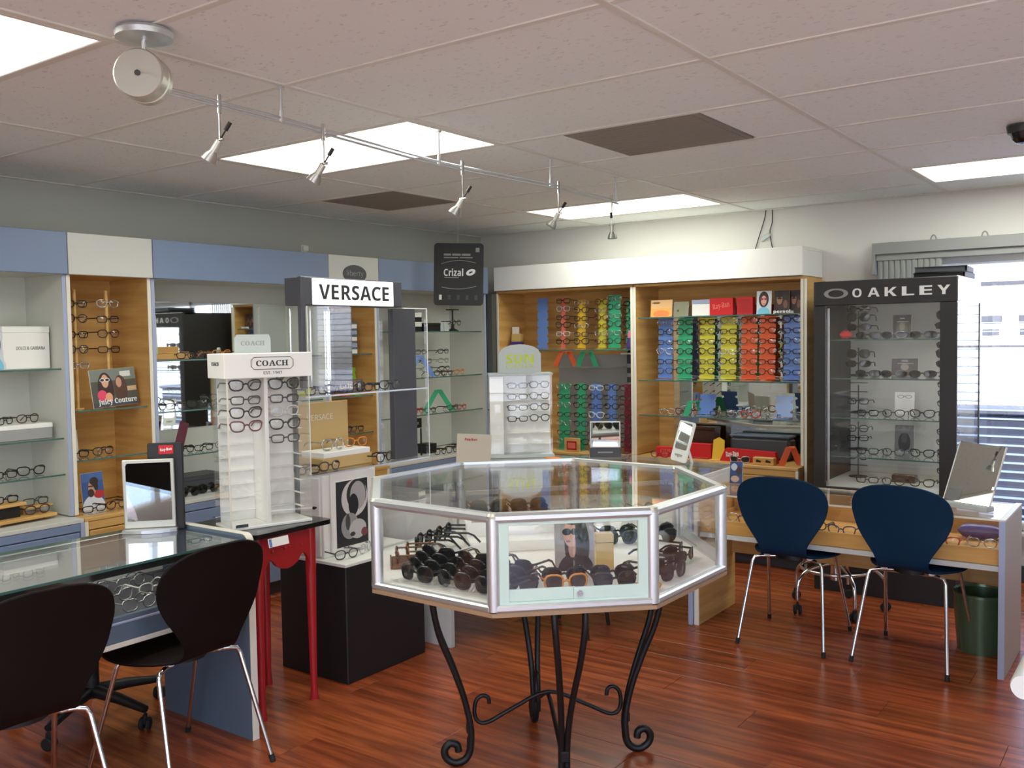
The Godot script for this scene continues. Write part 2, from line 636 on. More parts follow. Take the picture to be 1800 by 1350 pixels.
	for k in 30:
		box(hb, "slat", Vector3(1.18, 0.05 + 0.0525 * k, 0), Vector3(2.34, 0.0022, 0.05), M.slat, 0.0005, Vector3(0.10, 0, 0))
	for x in [0.14, 1.18, 2.2]:
		put(hb, "cord", tube_mesh([Vector3(x, 0, 0.026), Vector3(x, 1.6, 0.026)], 0.0012, 5), M.white)
	# vertical blind pushed to the left, on a grey head rail
	var vb = thing("vertical_blind", "grey vertical blind gathered at the left of its head rail", "blind", Vector3(3.18, 0, 0.06))
	slab(vb, "head_rail", Vector3(0.0, 1.985, -0.05), Vector3(2.6, 2.055, 0.04), M.blind_grey)
	slab(vb, "return_board", Vector3(0.0, 1.86, -0.05), Vector3(0.018, 1.985, 0.04), M.blind_grey)
	slab(vb, "track", Vector3(0.02, 1.945, -0.03), Vector3(2.58, 1.985, 0.02), M.blind_grey)
	for k in 11:
		var st = begin()
		var pr = []
		for i in 5:
			pr.append(Vector2(-0.017 + 0.0085 * i, 0.006 * sin(PI * i / 4.0)))
		for i in range(4, -1, -1):
			pr.append(Vector2(-0.017 + 0.0085 * i, 0.006 * sin(PI * i / 4.0) - 0.0015))
		var flat = []
		for p in pr:
			flat.append(Vector2(p.x, -p.y))
		add_plate(st, flat, 0.35, 1.95, Basis(Vector3(1, 0, 0), Vector3(0, 0, -1), Vector3(0, 1, 0)))
		put(vb, "vane", st.commit(), M.blind_grey, Vector3(0.045 + 0.034 * k, 0, 0.006), Vector3(0, 0.35, 0))
	for x in [0.352, 0.635]:
		put(vb, "hook", tube_mesh(spline([Vector3(x - 0.018, 2.05, 0.0), Vector3(x - 0.012, 2.075, 0.0), Vector3(x, 2.085, 0.0), Vector3(x + 0.012, 2.075, 0.0), Vector3(x + 0.018, 2.05, 0.0)], 4), 0.0045, 6), M.blind_grey)
	# shop-front windows in the right wall
	var w2 = structure("window_2", "tall shop-front window outside the picture on the right")
	var edges = [4.03, 5.15, 6.27, 7.37]
	for z2 in edges:
		slab(w2, "mullion", Vector3(RX + 0.03, 0.05, z2 - 0.03), Vector3(RX + 0.09, 2.1, z2 + 0.03), M.alu)
	for k in 3:
		slab(w2, "pane", Vector3(RX + 0.057, 0.05, edges[k] + 0.03), Vector3(RX + 0.063, 2.1, edges[k + 1] - 0.03), M.acrylic, 0.0)

# ------------------------------------------------------------------ outside
func outside():
	var g = structure("pavement", "grey ground outside the shop")
	slab(g, "ground", Vector3(-20, -0.4, -40), Vector3(40, -0.16, -0.3), M.concrete, 0.0)
	slab(g, "ground", Vector3(RX + 0.4, -0.4, -0.3), Vector3(40, -0.16, 30), M.concrete, 0.0)
	slab(g, "ground", Vector3(-20, -0.4, RZ + 0.3), Vector3(RX + 0.4, -0.16, 30), M.concrete, 0.0)
	var lw = thing("low_wall", "dark blue-grey low wall outside the slatted blind", "wall", Vector3(4.6, -0.16, -1.6))
	box(lw, "body", Vector3(0, 0.52, 0), Vector3(4.4, 1.04, 0.3), M.hedge_dark, 0.01)
	box(lw, "coping", Vector3(0, 1.06, 0), Vector3(4.46, 0.05, 0.36), M.asphalt, 0.01)
	var b = thing("far_building", "pale building with dark windows seen through the bright window", "building", Vector3(2.6, -0.16, -13.0))
	box(b, "wall", Vector3(0, 1.25, -1.0), Vector3(14, 2.5, 1.6), M.facade, 0.02)
	slab(b, "roof_edge", Vector3(-7.1, 2.5, -1.9), Vector3(7.1, 2.56, -0.1), M.charcoal)
	slab(b, "ledge", Vector3(-7.0, 1.34, -0.2), Vector3(7.0, 1.38, -0.14), M.charcoal)
	for k in 8:
		var x = -2.2 + 0.62 * k
		slab(b, "window", Vector3(x, 1.78, -0.2), Vector3(x + 0.34, 1.93, -0.16), M.charcoal)
		slab(b, "window", Vector3(x + 0.02, 1.56, -0.2), Vector3(x + 0.3, 1.68, -0.16), M.charcoal)
	# planting in front of the shop-front windows, seen only as reflections in the glass
	var r := RandomNumberGenerator.new()
	r.seed = 9
	var spots = [[7.05, 4.45, 0.36, 0], [7.0, 5.15, 0.38, 0], [7.05, 5.9, 0.36, 0], [7.1, 6.65, 0.38, 0], [9.6, 5.0, 0.7, 1], [9.8, 6.6, 0.75, 1], [13.4, 4.6, 1.3, 0], [13.6, 7.9, 1.35, 0]]
	var said = ["first", "second", "third", "fourth", "fifth", "sixth", "seventh", "eighth"]
	var n = 0
	for s in spots:
		var o = thing("shrub", "%s leafy shrub outside the shop-front window" % said[n], "shrub", Vector3(s[0], -0.16, s[1]), 0.0, "shrubs outside the shop front")
		n += 1
		var st = begin()
		for k in 900:
			var d = Vector3(r.randf_range(-1, 1), r.randf_range(-1, 1), r.randf_range(-1, 1))
			if d.length() > 1.0:
				continue
			var c = Vector3(0, s[2] * 1.0, 0) + d * s[2] * Vector3(0.85, 1.0, 0.85)
			var t = Basis.from_euler(Vector3(r.randf_range(0, TAU), r.randf_range(0, TAU), 0))
			var l = s[2] * 0.15
			face(st, [c - t.x * l * 0.4, c - t.z * l, c + t.x * l * 0.4, c + t.z * l], t.y)
		put(o, "foliage", st.commit(), M.leaf if s[3] == 0 else M.leaf_pale)
		put(o, "stem", tube_mesh([Vector3(0, 0, 0), Vector3(0.02, s[2], 0)], 0.03, 6), M.bark)

# ------------------------------------------------------------------ spectacles
# styles: 0 narrow rectangle, 1 rounded, 2 cat-eye, 3 large sunglasses, 4 sport wrap
const EW := [[0.051, 0.031, 4.0, 0.0027], [0.050, 0.039, 2.45, 0.0029], [0.056, 0.041, 2.35, 0.0030], [0.057, 0.048, 2.8, 0.0036], [0.062, 0.036, 2.6, 0.0034]]

func eyewear(style):
	var key = "eye%d" % style
	if meshes.has(key):
		return meshes[key]
	var w = EW[style][0]
	var h = EW[style][1]
	var ex = EW[style][2]
	var r = EW[style][3]
	var dbl = 0.018
	var curve = 4.2 if style == 4 else 2.0
	var fr = begin()
	var full = begin()
	var tm = []
	var ln = []
	for s in [-1.0, 1.0]:
		var pts = []
		for i in 14:
			var a = TAU * i / 14.0 * s
			var ca = cos(a)
			var sa = sin(a)
			var x = w / 2 * sign(ca) * pow(abs(ca), 2.0 / ex)
			var y = h / 2 * sign(sa) * pow(abs(sa), 2.0 / ex)
			if style == 2 and sa > -0.2:
				y += 0.007 * pow(max(0.0, x / (w / 2)), 2.0)
			if sa < 0.0:
				x *= 0.93
			var X = s * (dbl / 2 + w / 2 + x)
			pts.append(Vector3(X, y + h / 2 + r, -X * X * curve))
		add_tube(fr, pts, r, 4, true)
		add_tube(full, pts, r, 4, true)
		var mid = Vector3.ZERO
		for p in pts:
			mid += p / pts.size()
		mid.z += 0.003
		var lst = begin()
		for i in pts.size():
			face(lst, [mid, pts[i], pts[(i + 1) % pts.size()]], Vector3(0, 0, 1))
		ln.append(lst)
		var hx = s * (dbl / 2 + w + 0.003)
		var hz = -hx * hx * curve
		var tp = [Vector3(hx * 0.97, h * 0.80, hz + 0.001), Vector3(hx * 1.02, h * 0.80, hz - 0.006), Vector3(hx * 1.04, h * 0.78, hz - 0.085), Vector3(hx * 1.02, h * 0.60, hz - 0.105), Vector3(hx * 0.98, 0.004, hz - 0.128)]
		var ts = begin()
		add_tube(ts, tp, r * 1.1, 4)
		add_tube(full, tp, r * 1.1, 4)
		tm.append(ts.commit())
	var bp = [Vector3(-dbl / 2 - 0.001, h * 0.66, 0), Vector3(0, h * 0.74, 0.002), Vector3(dbl / 2 + 0.001, h * 0.66, 0)]
	add_tube(fr, bp, r * 1.1, 4)
	add_tube(full, bp, r * 1.1, 4)
	var both = begin()
	for l in ln:
		both.append_from(l.commit(), 0, Transform3D.IDENTITY)
	var whole = full.commit()
	both.commit(whole)
	meshes[key] = {"frame": fr.commit(), "temples": tm, "lenses": [ln[0].commit(), ln[1].commit()], "whole": whole}
	return meshes[key]

# at: the point under the bridge that the rims rest on; turn: about y; detailed pairs carry their parts
func glasses(at, turn, style, fm, lm, label, group, tilt = 0.0, detailed = false, roll = 0.0):
	var sun = lm != "lens"
	var called = "sunglasses" if sun else "eyeglasses"
	var e = eyewear(style)
	var rot = Vector3(tilt, turn, roll)
	var o
	if detailed:
		o = thing(called, label, called, at, 0.0, group)
		put(o, "frame", e.frame, M[fm])
		for k in 2:
			put(o, "lens", e.lenses[k], M[lm])
			put(o, "temple", e.temples[k], M[fm])
	else:
		var m := MeshInstance3D.new()
		m.mesh = e.whole
		m.set_surface_override_material(0, M[fm])
		m.set_surface_override_material(1, M[lm])
		o = m
		o.name = numbered(called)
		add_child(o)
		o.position = at
		o.set_meta("label", label)
		o.set_meta("category", called)
		o.set_meta("group", group)
	o.basis = Basis.from_euler(rot)
	return o

const ORD := ["first", "second", "third", "fourth", "fifth", "sixth", "seventh", "eighth", "ninth", "tenth", "eleventh", "twelfth", "thirteenth", "fourteenth", "fifteenth", "sixteenth"]
const HUE := {"f_black": "black", "f_brown": "brown", "f_tort": "tortoiseshell", "f_silver": "silver", "f_gun": "gunmetal", "f_wine": "wine-red", "f_navy": "navy", "f_red": "red", "f_amber": "amber", "f_white": "white"}

# a row of pairs standing on a shelf of a unit; xs are local x positions
func shelf_row(unit, y, z, xs, fms, styles, where, group, lm = "lens", wobble = 0.1):
	for i in xs.size():
		var fm = fms[i % fms.size()]
		var p = unit.transform * Vector3(xs[i], y, z + rng.randf_range(-0.02, 0.02))
		var what = "%s %s, %s from left %s" % [HUE[fm], "sunglasses" if lm != "lens" else "eyeglasses", ORD[i], where]
		glasses(p, unit.rotation.y + rng.randf_range(-wobble, wobble), styles[i % styles.size()], fm, lm, what, group)

# a coloured acrylic strip with scalloped sides that holds pairs one above another
func holder(unit, x, y, z, rows, pitch, hue, hue_word, where, fms, label, group, lean = 0.06, half = 0.042):
	var key = "strip%d_%.3f_%.3f" % [rows, pitch, half]
	var hgt = rows * pitch + 0.02
	if not meshes.has(key):
		var left = []
		var right = []
		for i in rows:
			var b = i * pitch + 0.01
			for q in [[0.0, 1.0], [0.35, 1.0], [0.45, 0.72], [0.62, 0.72], [0.72, 1.0]]:
				right.append(Vector2(half * q[1], b + q[0] * pitch))
				left.append(Vector2(-half * q[1], b + q[0] * pitch))
		right.append(Vector2(half, hgt))
		left.append(Vector2(-half, hgt))
		left.reverse()
		right.append_array(left)
		meshes[key] = plate_mesh(right, -0.002, 0.002)
	var o = thing("frame_holder", label, "frame holder", unit.transform * Vector3(x, y, z), unit.rotation.y, group)
	put(o, "strip", meshes[key], M[hue], Vector3(0, 0, 0), Vector3(-lean, 0, 0))
	box(o, "foot", Vector3(0, 0.002, 0.02), Vector3(half * 1.8, 0.004, 0.06), M[hue], 0.001)
	for i in rows:
		if fms.is_empty():
			break
		var fm = fms[i % fms.size()]
		var yy = i * pitch + 0.01 + pitch * 0.44
		var p = unit.transform * Vector3(x, y + yy, z + 0.012 - lean * yy)
		glasses(p, unit.rotation.y, [0, 1, 0, 2][(i + int(x * 10)) % 4], fm, "lens", "%s eyeglasses, %s from bottom on the %s" % [HUE[fm], ORD[i], where], group + " spectacles")
	return o

# ------------------------------------------------------------------ wall units
var U := {}

# local frame: x to the right along the wall, z out of the wall
func unit(key, called, label, at, turn, w, inner, edge, shelves, mirror, fascia):
	var o = thing(called, label, "display unit", at, turn, "wall display units")
	var d = 0.37
	var y0 = 0.66
	var y1 = 1.842
	slab(o, "side_panel", Vector3(0.002, y0, 0.004), Vector3(0.02, y1, d), inner)
	slab(o, "side_panel", Vector3(w - 0.02, y0, 0.004), Vector3(w - 0.002, y1, d), inner)
	slab(o, "edge_trim", Vector3(0.001, y0, d), Vector3(0.021, y1, d + 0.004), edge, 0.001)
	slab(o, "edge_trim", Vector3(w - 0.021, y0, d), Vector3(w - 0.001, y1, d + 0.004), edge, 0.001)
	slab(o, "back_panel", Vector3(0.02, y0, 0.004), Vector3(w - 0.02, y1, 0.02), inner, 0.0)
	slab(o, "top_panel", Vector3(0.002, y1, 0.004), Vector3(w - 0.002, y1 + 0.018, d), inner)
	for q in mirror:
		slab(o, "mirror_panel", Vector3(q[0], q[1], 0.0205), Vector3(q[2], q[3], 0.025), M.mirror, 0.001)
	for y in shelves:
		var sh = slab(o, "glass_shelf", Vector3(0.022, y - 0.008, 0.03), Vector3(w - 0.022, y, d - 0.03), M.shelf_glass, 0.0)
		slab(sh, "polished_edge", Vector3(-w / 2 + 0.022, -0.004, d / 2 - 0.03), Vector3(w / 2 - 0.022, 0.004, d / 2 - 0.0285), M.glass_edge, 0.0)
	if fascia != null:
		slab(o, "fascia", Vector3(0.002, y1 + 0.0, d + 0.008), Vector3(w - 0.002, 2.045, d + 0.03), fascia)
		slab(o, "fascia_top", Vector3(0.002, 2.027, 0.004), Vector3(w - 0.002, 2.045, d + 0.008), fascia)
	U[key] = o
	return o

func base_cabinet(called, label, at, turn, w, front, edge, top, columns, rows, plinth):
	var o = thing(called, label, "cabinet", at, turn, "base cabinets under the wall units")
	var d = 0.46
	var h = 0.655
	slab(o, "carcass", Vector3(0.002, 0.08, 0.004), Vector3(w - 0.002, h - 0.02, d - 0.02), front, 0.001)
	slab(o, "plinth", Vector3(0.01, 0.0, 0.02), Vector3(w - 0.01, 0.08, d - 0.06), plinth)
	slab(o, "top", Vector3(0.002, h - 0.02, 0.004), Vector3(w - 0.002, h, d), top)
	slab(o, "edge_trim", Vector3(0.001, 0.08, d - 0.02), Vector3(0.02, h - 0.02, d), edge, 0.001)
	slab(o, "edge_trim", Vector3(w - 0.02, 0.08, d - 0.02), Vector3(w - 0.001, h - 0.02, d), edge, 0.001)
	slab(o, "rail", Vector3(0.022, h - 0.06, d - 0.019), Vector3(w - 0.022, h - 0.022, d - 0.002), front, 0.001)
	var cw = (w - 0.05) / columns
	var ys = [h - 0.064]
	for k in rows:
		ys.append(ys[k] - (h - 0.15) / rows)
	for i in columns:
		for k in rows:
			var a = Vector3(0.025 + cw * i + 0.002, ys[k + 1] + 0.002, d - 0.019)
			var b = Vector3(0.025 + cw * (i + 1) - 0.002, ys[k] - 0.002, d)
			var dr = slab(o, "drawer", a, b, front)
			var m = (a + b) / 2
			var hw = 0.045
			put(dr, "handle", tube_mesh([Vector3(-hw, 0, 0.009), Vector3(-hw, 0, 0.03), Vector3(-hw + 0.006, 0, 0.036), Vector3(hw - 0.006, 0, 0.036), Vector3(hw, 0, 0.03), Vector3(hw, 0, 0.009)], 0.005, 6), M.chrome, Vector3(0, (b.y - m.y) - 0.05, 0))
	return o

func wall_units():
	var L = PI / 2
	unit("L0", "wall_unit", "grey-lined wall unit at the left edge with a white branded box", Vector3(0, 0, 4.99), L, 1.2, M.grey_lam, M.blue_edge, [0.868, 1.046, 1.386], [], M.blue_lam)
	unit("W1", "wall_unit", "narrow oak-lined wall unit with wooden rods of spectacles", Vector3(0, 0, 3.79), L, 0.46, M.oak, M.cream_edge, [0.925, 1.172], [[0.022, 0.68, 0.165, 1.74]], M.white_lam)
	unit("B2", "wall_unit", "mirror-backed blue wall unit behind the white and clear towers", Vector3(0, 0, 3.33), L, 1.24, M.grey_lam, M.blue_edge, [0.885, 1.132, 1.41], [[0.03, 1.0, 1.2, 1.74]], M.blue_lam)
	unit("W3", "wall_unit", "narrow oak-lined wall unit with an oval logo above it", Vector3(0, 0, 2.09), L, 0.45, M.oak, M.cream_edge, [0.885, 1.132, 1.41], [], M.white_lam)
	unit("B4", "wall_unit", "grey-lined wall unit in the corner behind the hanging sign", Vector3(0, 0, 1.64), L, 1.21, M.grey_lam, M.blue_edge, [0.957, 1.224, 1.557], [], M.blue_lam)
	unit("U1", "wall_unit", "oak wall unit with tall coloured frame holders beside the corner", Vector3(0.43, 0, 0), 0.0, 1.2, M.oak, M.cream_edge, [1.405], [], null)
	unit("U2", "wall_unit", "oak wall unit full of rainbow-coloured frame holders", Vector3(1.63, 0, 0), 0.0, 1.21, M.oak, M.cream_edge, [0.943, 1.188, 1.628], [[0.14, 0.69, 1.18, 1.70]], null)
	# logo on the small white fascia
	var lo = begin()
	var ov = []
	for i in 24:
		ov.append(Vector2(cos(TAU * i / 24) * 0.105, sin(TAU * i / 24) * 0.058))
	put(U.W3, "logo_plate", plate_mesh(ov, 0.0, 0.004), M.charcoal, Vector3(0.225, 1.93, 0.4005))
	lettering(U.W3, "liberty", Vector3(0.225, 1.93, 0.4055), 0.15, 0.045, M.cardboard_grey, Vector3.ZERO, false, false)
	# grey back panel low in the first back unit
	slab(U.U1, "grey_back", Vector3(0.35, 0.67, 0.021), Vector3(0.98, 1.36, 0.03), M.cardboard_grey)
	slab(U.U1, "small_shelf", Vector3(0.36, 1.27, 0.032), Vector3(0.98, 1.278, 0.3), M.shelf_glass, 0.0)
	slab(U.U1, "shelf_post", Vector3(0.972, 0.67, 0.031), Vector3(0.99, 1.4, 0.049), M.black)
	# white fascia board over both back units
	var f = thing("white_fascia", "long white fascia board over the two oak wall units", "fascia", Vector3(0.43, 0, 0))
	slab(f, "front_board", Vector3(0.0, 1.862, 0.381), Vector3(2.41, 2.045, 0.401), M.fascia_white_lit, 0.003)
	slab(f, "top_board", Vector3(0.0, 2.027, 0.004), Vector3(2.41, 2.045, 0.381), M.fascia_white_lit)
	slab(f, "end_board", Vector3(2.39, 1.862, 0.004), Vector3(2.41, 2.027, 0.381), M.fascia_white_lit)
	# oak end panel of the last unit reaches the floor
	var ep = thing("end_panel", "tall oak end panel beside the black display case", "panel", Vector3(2.842, 0, 0))
	slab(ep, "board", Vector3(0.0, 0.0, 0.004), Vector3(0.018, 1.842, 0.368), M.oak)
	slab(ep, "edge_trim", Vector3(0.0, 0.0, 0.368), Vector3(0.018, 1.842, 0.374), M.cream_edge, 0.001)
	var cf = thing("corner_post", "dark grey filler post in the corner between the wall units", "post", Vector3(0.375, 0, 0.375))
	slab(cf, "post", Vector3(0, 0, 0), Vector3(0.052, 1.842, 0.05), M.filler)
	slab(cf, "return_board", Vector3(-0.055, 0, -0.05), Vector3(-0.003, 1.842, 0.0), M.filler)
	# base cabinets
	base_cabinet("base_cabinet", "blue drawer cabinet at the left edge with silver handles", Vector3(0, 0, 4.99), L, 1.2, M.blue_lam, M.blue_edge, M.white_lam, 3, 3, M.charcoal)
	base_cabinet("base_cabinet", "narrow oak drawer cabinet under the wooden rods", Vector3(0, 0, 3.79), L, 0.46, M.oak, M.cream_edge, M.oak, 1, 3, M.charcoal)
	base_cabinet("base_cabinet", "blue drawer cabinet behind the white case and clear tower", Vector3(0, 0, 3.33), L, 1.24, M.blue_lam, M.blue_edge, M.white_lam, 2, 3, M.charcoal)
	base_cabinet("base_cabinet", "narrow oak drawer cabinet beyond the clear tower", Vector3(0, 0, 2.09), L, 0.45, M.oak, M.cream_edge, M.oak, 1, 3, M.charcoal)
	base_cabinet("base_cabinet", "blue drawer cabinet under the corner shelves", Vector3(0, 0, 1.64), L, 1.15, M.blue_lam, M.blue_edge, M.white_lam, 2, 3, M.charcoal)
	base_cabinet("base_cabinet", "oak drawer cabinet under the tall coloured holders", Vector3(0.48, 0, 0), 0.0, 1.15, M.oak, M.cream_edge, M.oak, 2, 3, M.charcoal)
	base_cabinet("base_cabinet", "oak drawer cabinet under the rainbow-coloured holders", Vector3(1.63, 0, 0), 0.0, 1.205, M.oak, M.cream_edge, M.oak, 2, 3, M.charcoal)

# ------------------------------------------------------------------ octagonal glass case on an iron stand
const OC := Vector3(2.96, 0, 3.517)
const OR := 0.636
const OT := 1.2023

func oct_poly(r):
	var o = []
	for k in 8:
		var a = OT - k * PI / 4
		o.append(Vector2(cos(a), sin(a)) * r)
	return o

func octagon_case():
	var o = thing("octagonal_showcase", "octagonal glass showcase of sunglasses with silver frame", "showcase", OC)
	var yb = 0.705
	var yt = 0.992
	put(o, "underside_board", prism_mesh(oct_poly(OR + 0.004), yb - 0.012, yb), M.chair_edge)
	put(o, "deck", prism_mesh(oct_poly(OR - 0.012), yb, yb + 0.018), M.white)
	put(o, "glass_top", prism_mesh(oct_poly(OR - 0.012), yt - 0.008, yt - 0.002), M.glass)
	for k in 8:
		var a = OT - k * PI / 4
		var b = a - PI / 4
		var v = Vector3(cos(a), 0, sin(a)) * OR
		var w = Vector3(cos(b), 0, sin(b)) * OR
		put(o, "corner_post", tube_mesh([v * 0.975 + Vector3(0, yb + 0.004, 0), v * 0.975 + Vector3(0, yt - 0.006, 0)], 0.0195, 12), M.alu)
		put(o, "corner_cap", lathe_mesh([Vector2(0.0, 0.0), Vector2(0.0205, 0.001), Vector2(0.021, 0.008), Vector2(0.016, 0.0155), Vector2(0.0, 0.017)], 10), M.satin, v * 0.975 + Vector3(0, yt - 0.012, 0))
		var m = (a + b) / 2
		var n = Vector3(cos(m), 0, sin(m))
		var ap = OR * cos(PI / 8)
		var s = OR * 2 * sin(PI / 8)
		var yaw = atan2(n.x, n.z)
		put(o, "top_rail", plate_mesh([Vector2(-0.020, -0.016), Vector2(0.006, -0.016), Vector2(0.013, -0.007), Vector2(0.013, 0.004), Vector2(0.005, 0.011), Vector2(-0.020, 0.011)], -s / 2 + 0.012, s / 2 - 0.012), M.alu, n * (ap - 0.008) + Vector3(0, yt - 0.008, 0), Vector3(0, yaw - PI / 2, 0))
		put(o, "bottom_rail", plate_mesh([Vector2(-0.008, -0.012), Vector2(0.008, -0.012), Vector2(0.013, -0.005), Vector2(0.013, 0.005), Vector2(0.008, 0.010), Vector2(-0.008, 0.010)], -s / 2 + 0.012, s / 2 - 0.012), M.alu, n * (ap - 0.008) + Vector3(0, yb + 0.012, 0), Vector3(0, yaw - PI / 2, 0))
		if k == 0 or k == 2:
			# a framed facet with two sliding doors
			var fm = M.pale_green if k == 0 else M.alu
			var f = Node3D.new()
			f.name = "door_facet"
			o.add_child(f, true)
			f.position = n * (ap - 0.012) + Vector3(0, (yb + yt) / 2 + 0.005, 0)
			f.rotation.y = yaw
			var fh = 0.26
			var st = begin()
			add_box(st, Vector3(0, fh / 2 - 0.013, 0), Vector3(s - 0.03, 0.026, 0.012), 0.001)
			add_box(st, Vector3(0, -fh / 2 + 0.004, 0), Vector3(s - 0.03, 0.012, 0.012), 0.001)
			add_box(st, Vector3(-s / 2 + 0.034, 0, 0), Vector3(0.034, fh, 0.0118), 0.001)
			add_box(st, Vector3(s / 2 - 0.034, 0, 0), Vector3(0.034, fh, 0.0118), 0.001)
			put(f, "door_frame", st.commit(), fm)
			for d in [-1.0, 1.0]:
				var q = begin()
				var z = -0.003 if d < 0 else 0.0035
				var dw = s / 2 - 0.045
				var cx = d * (dw / 2 - 0.002)
				add_box(q, Vector3(cx, -fh / 2 + 0.028, z), Vector3(dw, 0.036, 0.005), 0.001)
				put(f, "door_rail", q.commit(), fm)
				box(f, "door_glass", Vector3(cx, 0.01, z), Vector3(dw, fh - 0.072, 0.004), M.glass, 0.0)
			var lk = lathe_mesh([Vector2(0.0, 0.0), Vector2(0.009, 0.0), Vector2(0.009, 0.008), Vector2(0.007, 0.011), Vector2(0.0, 0.011)], 14)
			put(f, "lock", lk, M.chrome, Vector3(0.015, -fh / 2 + 0.028, 0.006), Vector3(PI / 2, 0, 0))
		else:
			box(o, "side_glass", n * (ap - 0.012) + Vector3(0, (yb + yt) / 2 + 0.004, 0), Vector3(s - 0.022, yt - yb - 0.04, 0.004), M.glass, 0.0, Vector3(0, yaw, 0))
	# iron stand: four double-rod legs with scrolled feet, two crossing arched stretchers
	var t = thing("iron_stand", "black wrought-iron stand with scrolled feet under the octagonal showcase", "stand", Vector3(OC.x + 0.02, 0, OC.z))
	var ring = []
	for k in 24:
		ring.append(Vector3(cos(TAU * k / 24) * 0.40, 0.684, sin(TAU * k / 24) * 0.40))
	put(t, "top_ring", tube_mesh(ring, 0.008, 6, true), M.iron)
	for k in 4:
		var a = deg_to_rad(46.0 + 90 * k)
		var e = Vector3(cos(a), 0, sin(a))
		var tg = Vector3(-sin(a), 0, cos(a))
		var lg = begin()
		for s in [-1.0, 1.0]:
			var c = []
			for q in [[0.385, 0.684, 0.05], [0.405, 0.60, 0.048], [0.385, 0.48, 0.036], [0.34, 0.36, 0.022], [0.30, 0.24, 0.012], [0.278, 0.13, 0.0095], [0.282, 0.06, 0.0095]]:
				c.append(e * q[0] + tg * q[2] * s + Vector3(0, q[1], 0))
			add_tube(lg, spline(c, 4), 0.0108, 8)
		var f = []
		for q in [[0.279, 0.10], [0.283, 0.05], [0.302, 0.020], [0.335, 0.0125], [0.365, 0.03], [0.372, 0.06], [0.352, 0.083], [0.328, 0.075], [0.323, 0.052]]:
			f.append(e * q[0] + Vector3(0, q[1], 0))
		add_tube(lg, spline(f, 4), 0.0135, 8)
		var lp = put(t, "leg", lg.commit(), M.iron)
		box(lp, "clamp", e * 0.283 + Vector3(0, 0.135, 0), Vector3(0.022, 0.035, 0.03), M.iron, 0.003, Vector3(0, -a, 0))
	for k in 2:
		var a = deg_to_rad(46.0 + 90 * k)
		var e = Vector3(cos(a), 0, sin(a))
		var half = [[0.212, 0.214], [0.216, 0.236], [0.236, 0.244], [0.258, 0.226], [0.264, 0.185], [0.252, 0.152], [0.215, 0.148], [0.13, 0.19]]
		var c = []
		for q in half:
			c.append(e * q[0] + Vector3(0, q[1] - 0.01 + 0.012 * k, 0))
		c.append(Vector3(0, 0.232 + 0.012 * k, 0))
		for i in range(half.size() - 1, -1, -1):
			c.append(-e * half[i][0] + Vector3(0, half[i][1] - 0.01 + 0.012 * k, 0))
		put(t, "stretcher", tube_mesh(spline(c, 4), 0.0075, 7), M.iron)
	# inside: trays, risers, a portrait card and the sunglasses
	var dk = yb + 0.018
	var tr = thing("clear_tray", "clear tray of black sunglasses in the left front of the showcase", "tray", Vector3(2.965, dk, 3.965), 0.0)
	box(tr, "plate", Vector3(0, 0.002, 0), Vector3(0.45, 0.004, 0.19), M.acrylic, 0.0)
	for s in [-1.0, 1.0]:
		box(tr, "rim", Vector3(0, 0.006, 0.094 * s), Vector3(0.45, 0.012, 0.003), M.acrylic, 0.0)
	var wood = thing("wooden_tray", "small wooden tray of sunglasses at the left of the showcase", "tray", Vector3(2.60, dk, 3.865), deg_to_rad(-46))
	box(wood, "plate", Vector3(0, 0.006, -0.05), Vector3(0.15, 0.012, 0.15), M.f_tort)
	box(wood, "lip", Vector3(0, 0.009, 0.028), Vector3(0.15, 0.018, 0.006), M.f_tort)
	var rs = thing("white_riser", "white stepped riser at the back of the octagonal showcase", "riser", Vector3(2.74, dk, 3.40), deg_to_rad(45))
	box(rs, "lower_step", Vector3(0, 0.02, 0.075), Vector3(0.34, 0.04, 0.11), M.white)
	box(rs, "upper_step", Vector3(0, 0.045, -0.05), Vector3(0.34, 0.09, 0.14), M.white)
	box(rs, "clear_pad", Vector3(0, 0.0935, -0.05), Vector3(0.30, 0.007, 0.13), M.acrylic, 0.0)
	var rs2 = thing("clear_riser", "clear riser plate at the right of the octagonal showcase", "riser", Vector3(3.37, dk, 3.36), deg_to_rad(88))
	box(rs2, "plate", Vector3(0, 0.012, 0), Vector3(0.17, 0.005, 0.19), M.acrylic, 0.0)
	for s in [-1.0, 1.0]:
		box(rs2, "foot", Vector3(0.08 * s, 0.005, 0), Vector3(0.006, 0.009, 0.17), M.acrylic, 0.0)
	var yb2 = thing("yellow_box", "small yellow spectacle box behind the portrait card", "box", Vector3(3.225, dk, 3.535), deg_to_rad(40))
	box(yb2, "body", Vector3(0, 0.06, 0), Vector3(0.06, 0.12, 0.04), M.gold_card)
	box(yb2, "lid_line", Vector3(0, 0.09, 0), Vector3(0.0606, 0.002, 0.0406), M.f_brown, 0.0)
	var orange = thing("tan_case", "tan leather spectacle case at the right front corner of the showcase", "spectacle case", Vector3(3.475, dk, 3.72), deg_to_rad(60))
	put(orange, "body", capsule_case(0.12, 0.03, 0.045), M.f_amber)
	var ph = portrait_image(1)
	var pc = thing("portrait_card", "portrait card of a long-haired woman in dark sunglasses", "card", Vector3(3.165, dk, 3.625), deg_to_rad(44))
	card(pc, "card", Vector3(0, 0.098, 0), Vector2(0.135, 0.19), ph, Vector3(-0.08, 0, 0))
	# sunglasses: nested rows behind the front facets, pairs standing on the risers
	nest(Vector3(2.97, dk + 0.005, 4.025), 0.0, 3, 4, ["f_black"], ["sun_lens"], 3, "on the clear tray")
